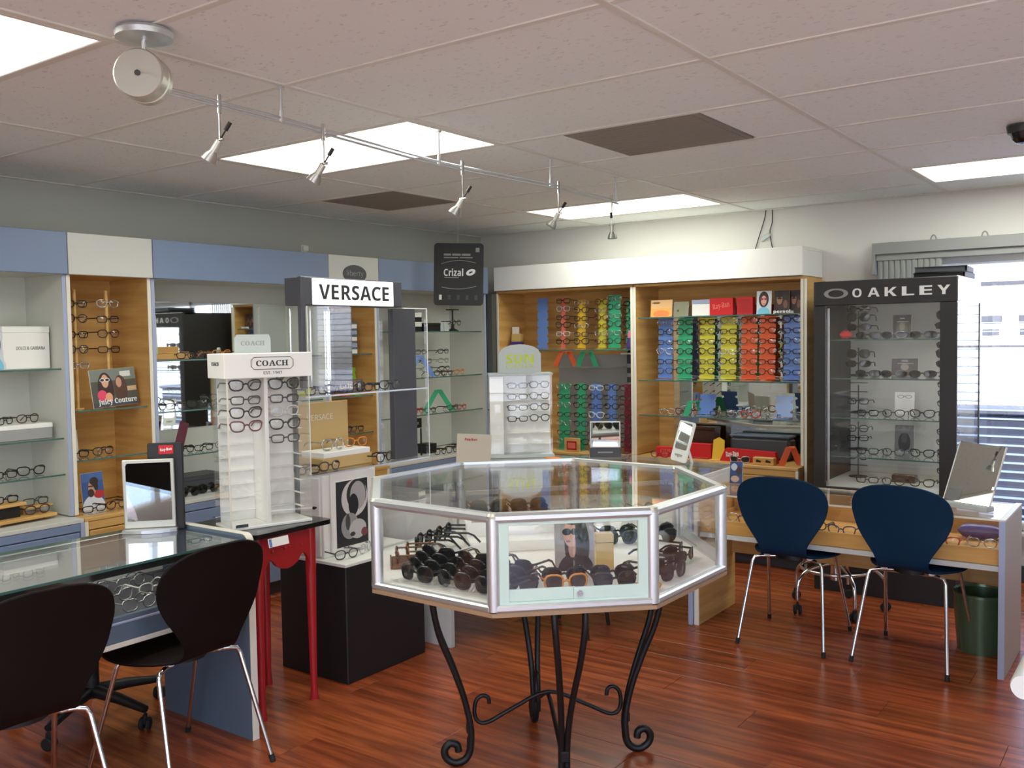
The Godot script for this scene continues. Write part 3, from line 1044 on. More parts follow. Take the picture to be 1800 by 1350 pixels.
	nest(Vector3(3.275, dk, 3.848), deg_to_rad(43.6), 3, 2, ["f_black", "f_amber", "f_black", "f_tort", "f_black"], ["sun_lens", "brown_lens", "sun_lens", "brown_lens", "sun_lens"], 3, "behind the sliding door")
	nest(wood.transform * Vector3(0, 0.0125, 0.01), deg_to_rad(-46), 1, 2, ["f_tort"], ["brown_lens"], 1, "on the wooden tray")
	nest(Vector3(2.50, dk, 3.66), deg_to_rad(-60), 1, 4, ["f_black"], ["sun_lens"], 3, "at the left post of the showcase")
	nest(rs.transform * Vector3(0, 0.0975, 0.0), deg_to_rad(45), 2, 2, ["f_black", "f_black", "f_tort"], ["sun_lens"], 3, "on the white riser")
	nest(rs2.transform * Vector3(0, 0.015, 0.08), deg_to_rad(88), 1, 2, ["f_black"], ["sun_lens"], 4, "on the clear riser")
	nest(Vector3(3.49, dk, 3.54), deg_to_rad(80), 1, 2, ["f_black"], ["sun_lens"], 3, "beside the tan case")
	nest(Vector3(3.10, dk, 3.20), deg_to_rad(45), 3, 2, ["f_black", "f_gun", "f_black", "f_tort"], ["sun_lens"], 3, "at the far side of the showcase")

# rows of pairs pushed one behind another, each a little higher than the one before
func nest(at, yaw, cols, deep, fms, lms, style, where):
	var bx = Vector3(cos(yaw), 0, -sin(yaw))
	var bz = Vector3(sin(yaw), 0, cos(yaw))
	var n = 0
	for k in deep:
		for c in cols:
			var fm = fms[n % fms.size()]
			var lm = lms[n % lms.size()]
			n += 1
			var p = at + bx * ((c - (cols - 1) / 2.0) * 0.153) - bz * (0.036 * k) + Vector3(0, 0.013 * k, 0)
			var what = "%s sunglasses %s, %s row" % [HUE[fm], where, ORD[k]]
			if cols > 1:
				what += ", %s from left" % ORD[c]
			glasses(p, yaw + rng.randf_range(-0.04, 0.04), style, fm, lm, what, "sunglasses in the octagonal showcase", 0.0, true)

# a rounded spectacle case lying along x
func capsule_case(l, h, d):
	var key = "cc%.3f_%.3f_%.3f" % [l, h, d]
	if not meshes.has(key):
		var pts = []
		var rr = []
		for i in 9:
			var t = -1.0 + 0.25 * i
			pts.append(Vector3(t * l / 2, h / 2, 0))
			rr.append(max(0.004, d / 2 * pow(1.0 - pow(abs(t), 4.0), 0.5)))
		var st = begin()
		add_tube(st, pts, rr, 10, false, h / d)
		meshes[key] = st.commit()
	return meshes[key]

# ------------------------------------------------------------------ counters
func left_counter():
	var o = thing("glass_counter", "blue-grey glass-topped counter in front of the dark brown chairs", "counter", Vector3(0, 0, 0))
	var x0 = 1.42
	var x1 = 1.96
	var z0 = 4.0
	var z1 = 6.1
	# end panel with a rounded upper front corner
	for z in [z0, z1]:
		var pr = [Vector2(x0, 0.0), Vector2(x1 + 0.012, 0.0)]
		pr.append_array(arc(Vector2(x1 + 0.012 - 0.03, 0.782 - 0.03), 0.03, 0.0, PI / 2, 5))
		pr.append(Vector2(x0, 0.782))
		put(o, "end_panel", plate_mesh(pr, z - 0.014, z + 0.014), M.slate)
		var trim = [Vector2(x1 + 0.0121, 0.0), Vector2(x1 + 0.0151, 0.0)]
		trim.append_array(arc(Vector2(x1 - 0.018, 0.752), 0.0331, 0.0, PI / 2, 5))
		trim.append_array([Vector2(x0, 0.7851), Vector2(x0, 0.7821)])
		var inner = arc(Vector2(x1 - 0.018, 0.752), 0.0301, 0.0, PI / 2, 5)
		inner.reverse()
		trim.append_array(inner)
		put(o, "edge_trim", plate_mesh(trim, z - 0.0145, z + 0.0145), M.cream_edge)
	var zs = [z0 + 0.014, z1 - 0.014]
	slab(o, "deck", Vector3(x0, 0.497, zs[0]), Vector3(x1, 0.515, zs[1]), M.cream_edge)
	slab(o, "drawer_front", Vector3(x1 - 0.016, 0.515, zs[0]), Vector3(x1, 0.575, zs[1]), M.slate)
	slab(o, "pale_strip", Vector3(x1 - 0.012, 0.575, zs[0]), Vector3(x1 + 0.001, 0.584, zs[1]), M.blue_edge)
	slab(o, "drawer_lip", Vector3(x1 - 0.016, 0.584, zs[0]), Vector3(x1, 0.602, zs[1]), M.slate)
	slab(o, "back_board", Vector3(x0, 0.515, zs[0]), Vector3(x0 + 0.016, 0.74, zs[1]), M.white_lam)
	slab(o, "tray_floor", Vector3(x0 + 0.016, 0.515, zs[0]), Vector3(x1 - 0.016, 0.585, zs[1]), M.charcoal, 0.0)
	slab(o, "front_rail", Vector3(x1 - 0.022, 0.736, zs[0]), Vector3(x1 - 0.008, 0.761, zs[1]), M.black)
	slab(o, "front_glass", Vector3(x1 - 0.007, 0.602, zs[0]), Vector3(x1 - 0.001, 0.762, zs[1]), M.glass, 0.0)
	var top = slab(o, "glass_top", Vector3(x0 - 0.004, 0.762, zs[0]), Vector3(x1 + 0.006, 0.77, zs[1]), M.glass, 0.0)
	for q in [-0.276, 0.276]:
		box(top, "polished_edge", Vector3(q, 0, 0), Vector3(0.0025, 0.0082, zs[1] - zs[0]), M.glass_edge, 0.0)
	slab(o, "back_rail", Vector3(x0 - 0.006, 0.74, zs[0]), Vector3(x0 + 0.012, 0.761, zs[1]), M.alu)
	for z in [4.72, 5.4]:
		slab(o, "glass_divider", Vector3(x0 + 0.02, 0.586, z - 0.003), Vector3(x1 - 0.016, 0.75, z + 0.003), M.glass, 0.0)
	# spectacles lying in the counter
	for i in 3:
		for j in 7:
			var fm = ["f_silver", "f_gun", "f_silver", "f_silver", "f_white"][(i * 3 + j) % 5]
			var p = Vector3(1.90 - 0.15 * i, 0.587, 4.10 + 0.155 * j)
			glasses(p, PI / 2 + rng.randf_range(-0.06, 0.06), j % 3, fm, "lens", "%s eyeglasses inside the blue-grey counter, %s row from front, %s from its end" % [HUE[fm], ORD[i], ORD[j]], "eyeglasses in the blue-grey counter")
	# folding catalogue mirror seen in the picture is in counter_mirrors()

func right_counter():
	var o = thing("glass_counter", "oak glass-topped counter in front of the blue chairs", "counter", Vector3(0, 0, 0))
	var x0 = 2.775
	var x1 = 4.16
	var z0 = 1.33
	var z1 = 1.785
	slab(o, "end_panel", Vector3(x0 - 0.026, 0.0, z0), Vector3(x0, 0.69, z1 + 0.02), M.oak)
	slab(o, "edge_trim", Vector3(x0 - 0.026, 0.0, z1 + 0.02), Vector3(x0, 0.69, z1 + 0.026), M.cream_edge, 0.001)
	slab(o, "end_panel", Vector3(x1, 0.0, z0), Vector3(x1 + 0.026, 0.685, z1 + 0.02), M.beige)
	slab(o, "edge_trim", Vector3(x1, 0.0, z1 + 0.02), Vector3(x1 + 0.026, 0.685, z1 + 0.026), M.blue_edge, 0.001)
	slab(o, "edge_trim", Vector3(x1, 0.685, z0), Vector3(x1 + 0.026, 0.692, z1 + 0.026), M.cream_edge, 0.001)
	slab(o, "deck", Vector3(x0, 0.462, z0), Vector3(x1, 0.486, z1 + 0.012), M.white_lam)
	for k in 3:
		var a = x0 + (x1 - x0) / 3 * k
		slab(o, "drawer_front", Vector3(a + 0.001, 0.487, z1 - 0.014), Vector3(a + (x1 - x0) / 3 - 0.001, 0.556, z1), M.pale_oak)
	slab(o, "tray_floor", Vector3(x0, 0.487, z0 + 0.016), Vector3(x1, 0.53, z1 - 0.014), M.pale_oak, 0.0)
	slab(o, "back_board", Vector3(x0, 0.487, z0), Vector3(x1, 0.66, z0 + 0.016), M.pale_oak)
	for k in 4:
		var a = x0 + 0.01 + (x1 - x0 - 0.02) / 3 * k
		slab(o, "tray_divider", Vector3(a - 0.008, 0.53, z0 + 0.02), Vector3(a + 0.008, 0.552, z1 - 0.014), M.pale_oak)
	slab(o, "front_glass", Vector3(x0, 0.556, z1 - 0.007), Vector3(x1, 0.68, z1 - 0.001), M.glass, 0.0)
	var top = slab(o, "glass_top", Vector3(x0, 0.68, z0 - 0.004), Vector3(x1, 0.688, z1 + 0.004), M.glass, 0.0)
	for q in [-0.2303, 0.2303]:
		box(top, "polished_edge", Vector3(0, 0, q), Vector3(x1 - x0, 0.0082, 0.0025), M.cream_edge, 0.0)
	slab(o, "modesty_panel", Vector3(x0, 0.3, z0 + 0.03), Vector3(x1, 0.462, z0 + 0.046), M.oak)
	for i in 3:
		for j in 3:
			var fm = ["f_silver", "f_wine", "f_brown", "f_navy", "f_silver", "f_red"][(i * 2 + j) % 6]
			glasses(Vector3(x0 + 0.09 + 0.455 * i + 0.148 * j, 0.531, 1.66 + 0.05 * (j % 2)), rng.randf_range(-0.08, 0.08), 1 + j % 2, fm, "lens", "%s eyeglasses inside the oak counter, %s compartment from left, %s along" % [HUE[fm], ORD[i], ORD[j]], "eyeglasses in the oak counter")
	var pc = thing("purple_case", "glossy purple spectacle case inside the oak counter", "spectacle case", Vector3(4.03, 0.531, 1.46), 0.15)
	put(pc, "body", capsule_case(0.19, 0.07, 0.09), M.purple)
	box(pc, "seam", Vector3(0, 0.036, 0), Vector3(0.165, 0.003, 0.0905), M.f_navy, 0.001)

func corner_counter():
	var o = thing("corner_counter", "white corner counter with a glass top behind the octagonal showcase", "counter", Vector3(0, 0, 0))
	var outline = [Vector2(1.92, 2.775), Vector2(2.738, 1.81), Vector2(2.738, 1.26), Vector2(2.0, 1.12), Vector2(1.30, 1.66), Vector2(1.42, 2.775)]
	put(o, "glass_top", prism_mesh(outline, 0.762, 0.77), M.glass)
	put(o, "deck", prism_mesh(outline, 0.50, 0.52), M.white_lam)
	for i in outline.size():
		var a = outline[i]
		var b = outline[(i + 1) % outline.size()]
		var d = b - a
		var c = (a + b) / 2
		var yaw = -atan2(d.y, d.x)
		box(o, "edge_rail", Vector3(c.x, 0.75, c.y), Vector3(d.length() - 0.01, 0.022, 0.016), M.white_lam, 0.002, Vector3(0, yaw, 0))
		if i == 1 or i == 5:
			box(o, "end_panel", Vector3(c.x, 0.37, c.y), Vector3(d.length() - 0.02, 0.74, 0.024), M.white_lam, 0.002, Vector3(0, yaw, 0))
		else:
			box(o, "side_glass", Vector3(c.x, 0.63, c.y), Vector3(d.length() - 0.03, 0.218, 0.005), M.glass, 0.0, Vector3(0, yaw, 0))
	slab(o, "front_edge", Vector3(1.90, 0.0, 2.76), Vector3(1.928, 0.74, 2.79), M.white_lam)
	slab(o, "front_edge", Vector3(2.722, 0.0, 1.798), Vector3(2.746, 0.74, 1.824), M.blue_edge)
	# a few pairs laid out under the corner glass
	var k = 0
	for q in [[1.75, 2.3], [1.9, 2.12], [2.05, 1.95], [2.2, 1.77], [2.35, 1.6], [1.95, 2.4], [2.12, 2.2], [2.3, 2.0], [2.46, 1.82]]:
		var fm = ["f_black", "f_red", "f_silver", "f_white", "f_black"][k % 5]
		glasses(Vector3(q[0], 0.521, q[1]), deg_to_rad(50), k % 3, fm, "lens", "%s eyeglasses under the glass of the corner counter, %s of nine" % [HUE[fm], ORD[k]], "eyeglasses under the corner glass")
		k += 1

# ------------------------------------------------------------------ chairs
func shell_mesh():
	if meshes.has("shell"):
		return meshes.shell
	# z, y, half width along the middle of the moulded shell, from the front of the seat to the top of the back
	var ctl = [[-0.228, 0.428, 0.05], [-0.218, 0.434, 0.115], [-0.185, 0.442, 0.168], [-0.11, 0.444, 0.203], [-0.02, 0.440, 0.202], [0.06, 0.437, 0.172], [0.12, 0.437, 0.132], [0.160, 0.444, 0.112], [0.186, 0.466, 0.106], [0.200, 0.505, 0.118], [0.212, 0.555, 0.150], [0.226, 0.62, 0.192], [0.242, 0.69, 0.212], [0.256, 0.75, 0.200], [0.266, 0.79, 0.162], [0.272, 0.815, 0.105], [0.275, 0.826, 0.045]]
	var pts = []
	for c in ctl:
		pts.append(Vector3(c[0], c[1], c[2]))
	pts = spline(pts, 3)
	var nu = 12
	var top = []
	var bot = []
	for i in pts.size():
		var p = pts[i]
		var d = pts[min(i + 1, pts.size() - 1)] - pts[max(i - 1, 0)]
		var t = Vector2(d.x, d.y).normalized()
		var nrm = Vector3(0, t.x, -t.y)      # up off the seat, forward off the back
		var rt = []
		var rb = []
		for k in nu + 1:
			var u = -1.0 + 2.0 * k / nu
			var x = u * p.z
			var back = clampf((p.y - 0.45) / 0.2, 0.0, 1.0)
			var bend = nrm * (x * x * (0.9 * back - 0.25 * (1.0 - back)))
			var q = Vector3(x, p.y, p.x) + bend
			rt.append(q + nrm * 0.0055)
			rb.append(q - nrm * 0.0055)
		top.append(rt)
		bot.append(rb)
	var st = begin()
	st.set_smooth_group(1)
	var n = pts.size()
	var tri = func(a, b, c):
		for v in [a, b, c]:
			st.add_vertex(v)
	for i in n - 1:
		for k in nu:
			tri.call(top[i][k], top[i][k + 1], top[i + 1][k + 1])
			tri.call(top[i][k], top[i + 1][k + 1], top[i + 1][k])
			tri.call(bot[i][k], bot[i + 1][k + 1], bot[i][k + 1])
			tri.call(bot[i][k], bot[i + 1][k], bot[i + 1][k + 1])
	st.generate_normals()
	var m = st.commit()
	# the ply edge
	var ed = begin()
	var loop = []
	for i in n:
		loop.append((top[i][0] + bot[i][0]) / 2)
	for k in range(1, nu + 1):
		loop.append((top[n - 1][k] + bot[n - 1][k]) / 2)
	for i in range(n - 2, -1, -1):
		loop.append((top[i][nu] + bot[i][nu]) / 2)
	for k in range(nu - 1, 0, -1):
		loop.append((top[0][k] + bot[0][k]) / 2)
	add_tube(ed, loop, 0.0058, 6, true)
	meshes.shell = {"shell": m, "edge": ed.commit()}
	return meshes.shell

func shell_chair(called, label, m, edge, at, turn, group):
	var o = thing(called, label, "chair", at, turn, group)
	var s = shell_mesh()
	var sh = put(o, "moulded_shell", s.shell, m)
	put(sh, "shell_edge", s.edge, edge)
	for q in [[-1.0, 1.0], [1.0, 1.0], [-1.0, -1.0], [1.0, -1.0]]:
		var key = "cleg%d%d" % [int(q[0]), int(q[1])]
		if not meshes.has(key):
			var p
			if q[1] > 0:
				p = [Vector3(0.07, 0.415, 0.085), Vector3(0.13, 0.414, 0.112), Vector3(0.158, 0.408, 0.124), Vector3(0.168, 0.388, 0.131), Vector3(0.205, 0.02, 0.238)]
			else:
				p = [Vector3(0.07, 0.415, -0.05), Vector3(0.13, 0.414, -0.085), Vector3(0.158, 0.408, -0.098), Vector3(0.168, 0.388, -0.104), Vector3(0.205, 0.02, -0.228)]
			var c = []
			for v in p:
				c.append(Vector3(v.x * q[0], v.y, v.z))
			meshes[key] = tube_mesh(c, 0.0085, 8)
			meshes[key + "f"] = tube_mesh([c[4] + (c[4] - c[3]).normalized() * 0.021, c[4] - (c[4] - c[3]).normalized() * 0.006], 0.0105, 8)
		var l = put(o, "leg", meshes[key], M.chrome)
		put(l, "foot_cap", meshes[key + "f"], M.rubber)
		box(o, "bracket", Vector3(0.105 * q[0], 0.423, 0.10 if q[1] > 0 else -0.068), Vector3(0.03, 0.022, 0.026), M.white, 0.004)
	put(o, "hub", lathe_mesh([Vector2(0, 0.405), Vector2(0.09, 0.405), Vector2(0.09, 0.425), Vector2(0, 0.43)], 16), M.black, Vector3(0, 0, 0.02))
	return o

func chairs():
	var g = "moulded blue chairs at the oak counter"
	shell_chair("shell_chair", "blue moulded chair next to the octagonal showcase", M.chair_blue, M.chair_blue, Vector3(3.245, 0, 1.715), deg_to_rad(2), g)
	shell_chair("shell_chair", "blue moulded chair next to the green waste bin", M.chair_blue, M.chair_blue, Vector3(3.80, 0, 1.70), deg_to_rad(-4), g)
	var h = "moulded dark brown chairs at the blue-grey counter"
	shell_chair("shell_chair", "dark brown moulded chair nearest the red table", M.chair_brown, M.chair_brown, Vector3(1.935, 0, 4.30), deg_to_rad(92), h)
	shell_chair("shell_chair", "dark brown moulded chair cut off by the left edge", M.chair_brown, M.chair_brown, Vector3(2.0, 0, 4.90), deg_to_rad(86), h)
	# chrome stool with a foot ring behind the oak counter
	var s = thing("drafting_stool", "chrome stool with a foot ring and casters behind the oak counter", "stool", Vector3(3.27, 0, 1.13), 0.35)
	put(s, "seat", lathe_mesh([Vector2(0, 0.45), Vector2(0.17, 0.45), Vector2(0.185, 0.465), Vector2(0.18, 0.49), Vector2(0.15, 0.50), Vector2(0, 0.503)], 24), M.black)
	put(s, "column", lathe_mesh([Vector2(0, 0.16), Vector2(0.03, 0.16), Vector2(0.03, 0.30), Vector2(0.018, 0.31), Vector2(0.018, 0.45), Vector2(0, 0.45)], 14), M.chrome)
	var ring = []
	for k in 28:
		ring.append(Vector3(cos(TAU * k / 28) * 0.185, 0.225, sin(TAU * k / 28) * 0.185))
	put(s, "foot_ring", tube_mesh(ring, 0.0095, 8, true), M.chrome)
	for k in 5:
		var a = TAU * k / 5
		var e = Vector3(cos(a), 0, sin(a))
		var up = Vector3(0, 1, 0)
		var l = put(s, "leg", tube_mesh(spline([e * 0.03 + up * 0.25, e * 0.10 + up * 0.245, e * 0.19 + up * 0.225, e * 0.245 + up * 0.17, e * 0.252 + up * 0.075], 4), 0.010, 8), M.chrome)
		caster(l, e * 0.252)
	# black swivel stool behind the dark chairs
	var b = thing("swivel_stool", "black swivel stool on a five-star base behind the dark brown chairs", "stool", Vector3(1.26, 0, 4.24), 0.2)
	put(b, "seat", lathe_mesh([Vector2(0, 0.40), Vector2(0.19, 0.40), Vector2(0.205, 0.42), Vector2(0.2, 0.45), Vector2(0.16, 0.465), Vector2(0, 0.468)], 24), M.black)
	put(b, "column", lathe_mesh([Vector2(0, 0.09), Vector2(0.032, 0.09), Vector2(0.032, 0.24), Vector2(0.018, 0.25), Vector2(0.018, 0.40), Vector2(0, 0.40)], 14), M.black)
	for k in 5:
		var a = TAU * k / 5
		var e = Vector3(cos(a), 0, sin(a))
		var up = Vector3(0, 1, 0)
		var st = begin()
		add_tube(st, [e * 0.02 + up * 0.115, e * 0.15 + up * 0.105, e * 0.29 + up * 0.082], [0.026, 0.022, 0.015], 8)
		var l = put(b, "leg", st.commit(), M.black)
		caster(l, e * 0.285)
	# four-legged black stool under the corner counter
	var f = thing("four_legged_stool", "black four-legged stool under the corner counter behind the showcase", "stool", Vector3(2.26, 0, 2.21), 0.15)
	put(f, "seat", lathe_mesh([Vector2(0, 0.42), Vector2(0.15, 0.42), Vector2(0.16, 0.435), Vector2(0.15, 0.455), Vector2(0, 0.46)], 20), M.black)
	for q in [[-1.0, -1.0], [1.0, -1.0], [1.0, 1.0], [-1.0, 1.0]]:
		put(f, "leg", tube_mesh([Vector3(0.10 * q[0], 0.42, 0.10 * q[1]), Vector3(0.14 * q[0], 0.0, 0.14 * q[1])], 0.010, 8), M.black)
	var fr = []
	for k in 20:
		fr.append(Vector3(cos(TAU * k / 20) * 0.16, 0.2, sin(TAU * k / 20) * 0.16))
	put(f, "foot_ring", tube_mesh(fr, 0.006, 6, true), M.black)

func caster(leg, at):
	if not meshes.has("caster"):
		var st = begin()
		for s in [-1.0, 1.0]:
			add_lathe(st, [Vector2(0, -0.008), Vector2(0.020, -0.008), Vector2(0.0245, -0.004), Vector2(0.0245, 0.004), Vector2(0.020, 0.008), Vector2(0, 0.008)], 14, Vector3(0.013 * s, 0.0255, 0), Basis(Vector3(0, 1, 0), Vector3(1, 0, 0), Vector3(0, 0, -1)))
		add_box(st, Vector3(0, 0.045, 0), Vector3(0.012, 0.04, 0.026), 0.003)
		meshes.caster = st.commit()
	put(leg, "caster", meshes.caster, M.rubber, at, Vector3(0, rng.randf_range(0, 3), 0))

# ------------------------------------------------------------------ black branded display case
func black_case():
	var o = thing("black_display_case", "tall black glass display case with white lettering on its header", "display case", Vector3(3.04, 0, 0.115))
	var w = 0.764
	var d = 0.685
	var y0 = 0.615
	var y1 = 1.793
	slab(o, "lower_cabinet", Vector3(0, 0, 0), Vector3(w, y0 - 0.02, d - 0.01), M.case_black)
	slab(o, "floor_board", Vector3(0.005, y0 - 0.02, 0.004), Vector3(w - 0.005, y0, d - 0.016), M.grey_lam)
	slab(o, "left_side", Vector3(0, y0 - 0.02, 0), Vector3(0.018, y1, d - 0.02), M.case_black)
	slab(o, "back_panel", Vector3(0.018, y0, 0.0), Vector3(w - 0.02, y1 - 0.02, 0.012), M.grey_lam)
	slab(o, "top_board", Vector3(0.0, y1 - 0.02, 0), Vector3(w, y1, d - 0.02), M.case_black)
	slab(o, "header", Vector3(0, 1.655, d - 0.024), Vector3(w, y1, d), M.case_black, 0.004)
	slab(o, "stile", Vector3(0, y0 - 0.02, d - 0.024), Vector3(0.068, 1.655, d), M.case_black, 0.003)
	slab(o, "stile", Vector3(w - 0.085, y0 - 0.02, d - 0.024), Vector3(w, 1.655, d), M.case_black, 0.003)
	slab(o, "bottom_rail", Vector3(0.068, y0 - 0.02, d - 0.024), Vector3(w - 0.085, y0 - 0.002, d), M.case_black, 0.002)
	slab(o, "door_glass", Vector3(0.068, y0, d - 0.014), Vector3(w - 0.085, 1.655, d - 0.009), M.acrylic, 0.0)
	slab(o, "side_glass", Vector3(w - 0.008, y0, 0.03), Vector3(w - 0.003, 1.78, d - 0.026), M.acrylic, 0.0)
	slab(o, "rear_post", Vector3(w - 0.022, y0 - 0.02, 0.0), Vector3(w, 1.66, 0.028), M.case_black)
	slab(o, "light_side_band", Vector3(w - 0.010, 1.66, 0.002), Vector3(w + 0.001, 1.795, d - 0.026), M.white)
	slab(o, "chrome_strip", Vector3(0.07, y0 + 0.0, d - 0.04), Vector3(0.082, 1.64, d - 0.026), M.alu)
	for y in [0.785, 1.01, 1.237, 1.46]:
		var sh = slab(o, "glass_shelf", Vector3(0.02, y - 0.007, 0.015), Vector3(w - 0.03, y, d - 0.06), M.shelf_glass, 0.0)
		box(sh, "polished_edge", Vector3(0, 0, (d - 0.075) / 2), Vector3(w - 0.05, 0.0072, 0.002), M.glass_edge, 0.0)
	var ov = []
	var hole = []
	for i in 28:
		ov.append(Vector3(cos(TAU * i / 28) * 0.068, sin(TAU * i / 28) * 0.029, 0))
		hole.append(Vector3(cos(TAU * i / 28) * 0.044, sin(TAU * i / 28) * 0.020, 0))
	var st = begin()
	for i in 28:
		var j = (i + 1) % 28
		face(st, [ov[i] + Vector3(0, 0, 0.002), ov[j] + Vector3(0, 0, 0.002), hole[j] + Vector3(0, 0, 0.002), hole[i] + Vector3(0, 0, 0.002)], Vector3(0, 0, 1))
		face(st, [ov[i], ov[j], ov[j] + Vector3(0, 0, 0.002), ov[i] + Vector3(0, 0, 0.002)], ov[i])
		face(st, [hole[i], hole[j], hole[j] + Vector3(0, 0, 0.002), hole[i] + Vector3(0, 0, 0.002)], -hole[i])
	put(o, "oval_logo", st.commit(), M.cardboard_grey, Vector3(0.128, 1.722, d + 0.0005))
	var lx = 0.245
	for ch in "OAKLEY":
		lettering(o, ch, Vector3(lx, 1.722, d + 0.0015), 0.064 if ch != "O" else 0.05, 0.05, M.letter_white)
		lx += 0.0905
	# two small puck lights under the top of the case
	for x in [0.26, 0.52]:
		var pk = Node3D.new()
		pk.name = "puck_light"
		o.add_child(pk, true)
		pk.position = Vector3(x, y1 - 0.021, d - 0.12)
		put(pk, "housing", lathe_mesh([Vector2(0, -0.012), Vector2(0.028, -0.012), Vector2(0.03, 0.0), Vector2(0, 0.0)], 16), M.alu)
		put(pk, "bulb", lathe_mesh([Vector2(0, -0.016), Vector2(0.02, -0.015), Vector2(0.022, -0.0125), Vector2(0, -0.0125)], 14), M.panel_glow)
		var pl := SpotLight3D.new()
		pl.name = "puck_lamp"
		pl.light_energy = 0.32
		pl.light_size = 0.02
		pl.spot_angle = 70.0
		pl.spot_range = 12.0
		pl.spot_attenuation = 2.0
		pl.shadow_enabled = true
		pk.add_child(pl)
		pl.position = Vector3(0, -0.02, 0)
		pl.rotation_degrees.x = -90
	# display stands with pairs, cards and loose pairs on each shelf
	var floors = [y0, 0.785, 1.01, 1.237, 1.46]
	var said = ["bottom", "fourth", "third", "second", "top"]
	var g = "spectacles in the black display case"
	for i in 5:
		var y = floors[i]
		for side in 2:
			var x = [0.13, 0.64][side]
			var at = o.transform * Vector3(x, y, 0.24)
			var s = thing("spectacle_stand", "black T-bar spectacle stand at the %s of the %s shelf, black case" % [["left", "right"][side], said[i]], "display stand", at, 0.0, "stands in the black case")
			put(s, "base", lathe_mesh([Vector2(0, 0), Vector2(0.055, 0), Vector2(0.055, 0.005), Vector2(0.02, 0.010), Vector2(0, 0.011)], 18), M.black)
			put(s, "post", tube_mesh([Vector3(0, 0.008, 0), Vector3(0, 0.17, 0)], 0.0035, 6), M.black)
			var cnt = [2, 2, 3, 2, 3][i] if side == 0 else [3, 2, 3, 3, 2][i]
			for k in cnt:
				var yy = 0.05 + 0.055 * k
				put(s, "bar", tube_mesh([Vector3(-0.055, yy + 0.022, 0), Vector3(0.055, yy + 0.022, 0)], 0.0025, 5), M.black)
				if (side == 0 and i == 2 and k > 0) or (i == 0 and side == 0 and k == 0):
					continue
				var sun = i >= 3
				glasses(at + Vector3(0, yy, 0.012), rng.randf_range(-0.15, 0.15), (3 if k % 2 else 4) if sun else k % 2, "f_black" if not (i == 1 and side == 1) else "f_gun", "sun_lens" if sun else "lens", "%s on the %s stand of the %s shelf, black case, %s bar" % ["black sunglasses" if sun else "dark eyeglasses", ["left", "right"][side], said[i], ORD[k]], g)
		for k in 3:
			var at2 = o.transform * Vector3(0.245 + 0.150 * k, y, 0.47 + 0.02 * (k % 2))
			var sun2 = i >= 3
			glasses(at2, rng.randf_range(-0.1, 0.1), 4 if sun2 else k % 3, ["f_black", "f_gun", "f_black"][k], "sun_lens" if sun2 else "lens", "%s lying on the %s shelf of the black case, %s from left" % ["dark sunglasses" if sun2 else "dark eyeglasses", said[i], ORD[k]], g)
	var pics = [[1.46, 0.385, 0.105, 0.14, rgb(44, 42, 38), rgb(120, 112, 100), "dark portrait-shaped picture card on the top shelf of the black case"], [1.237, 0.40, 0.15, 0.105, rgb(74, 70, 72), rgb(130, 120, 118), "wide grey picture card on the second shelf of the black case"], [1.01, 0.40, 0.11, 0.13, rgb(214, 214, 208), rgb(150, 150, 148), "white card with a drawn spectacle frame in the black case"], [0.785, 0.40, 0.11, 0.16, rgb(110, 110, 112), rgb(70, 70, 72), "tall grey picture card on the fourth shelf of the black case"]]
	for p in pics:
		var c = thing("picture_card", p[6], "card", o.transform * Vector3(p[1], p[0], 0.25), 0.0, "cards in the black case")
		var im = Image.create(64, 80, false, Image.FORMAT_RGB8)
		im.fill(p[4])
		if p[0] == 1.01:
			for s in [-1.0, 1.0]:
				ell(im, 32 + 13 * s, 16, 11, 6, rgb(90, 90, 92))
				ell(im, 32 + 13 * s, 16, 9.5, 4.6, p[4])
			ell(im, 32, 14, 4, 1.2, rgb(90, 90, 92))
		else:
			ell(im, 32, 52, 20, 30, p[5].darkened(0.35))
			ell(im, 32, 40, 10, 14, p[5])
			im.fill_rect(Rect2i(14, 22, 40, 3), p[5].lightened(0.2))
			im.fill_rect(Rect2i(24, 10, 16, 4), p[5].lightened(0.3))
		card(c, "card", Vector3(0, p[3] / 2, 0), Vector2(p[2], p[3]), im, Vector3(-0.08, 0, 0))
	var bx = thing("brand_block", "dark block and grey card on the bottom shelf of the black case", "box", o.transform * Vector3(0.42, y0, 0.30))
	box(bx, "block", Vector3(0, 0.022, 0.03), Vector3(0.13, 0.044, 0.06), M.f_brown)
	box(bx, "card", Vector3(0.01, 0.05, -0.02), Vector3(0.12, 0.10, 0.006), M.cardboard_grey, 0.001, Vector3(-0.15, 0, 0))
	var rd = thing("red_spectacle_case", "red spectacle case on the top shelf of the black case", "spectacle case", o.transform * Vector3(0.07, 1.461, 0.30), 0.6)
	put(rd, "body", capsule_case(0.07, 0.05, 0.04), M.f_red, Vector3(0, 0.0, 0), Vector3(0, 0, 0))
	box(rd, "tab", Vector3(0.0, 0.05, 0.0), Vector3(0.02, 0.006, 0.02), M.f_red)
	# binders lying on top
	for k in 2:
		var b = thing("black_binder", ["lower", "upper"][k] + " black binder lying on top of the black display case", "binder", Vector3(3.67, 1.794 + 0.033 * k, 0.45), 0.06 * k, "binders on the black case")
		box(b, "cover", Vector3(0, 0.0015, 0), Vector3(0.27, 0.003, 0.3), M.black)
		box(b, "pages", Vector3(-0.004, 0.016, 0), Vector3(0.255, 0.025, 0.285), M.black if k == 0 else M.charcoal, 0.001)
		box(b, "cover", Vector3(0, 0.0305, 0), Vector3(0.27, 0.003, 0.3), M.black)
		box(b, "spine", Vector3(0.1335, 0.016, 0), Vector3(0.003, 0.026, 0.3), M.black, 0.001)

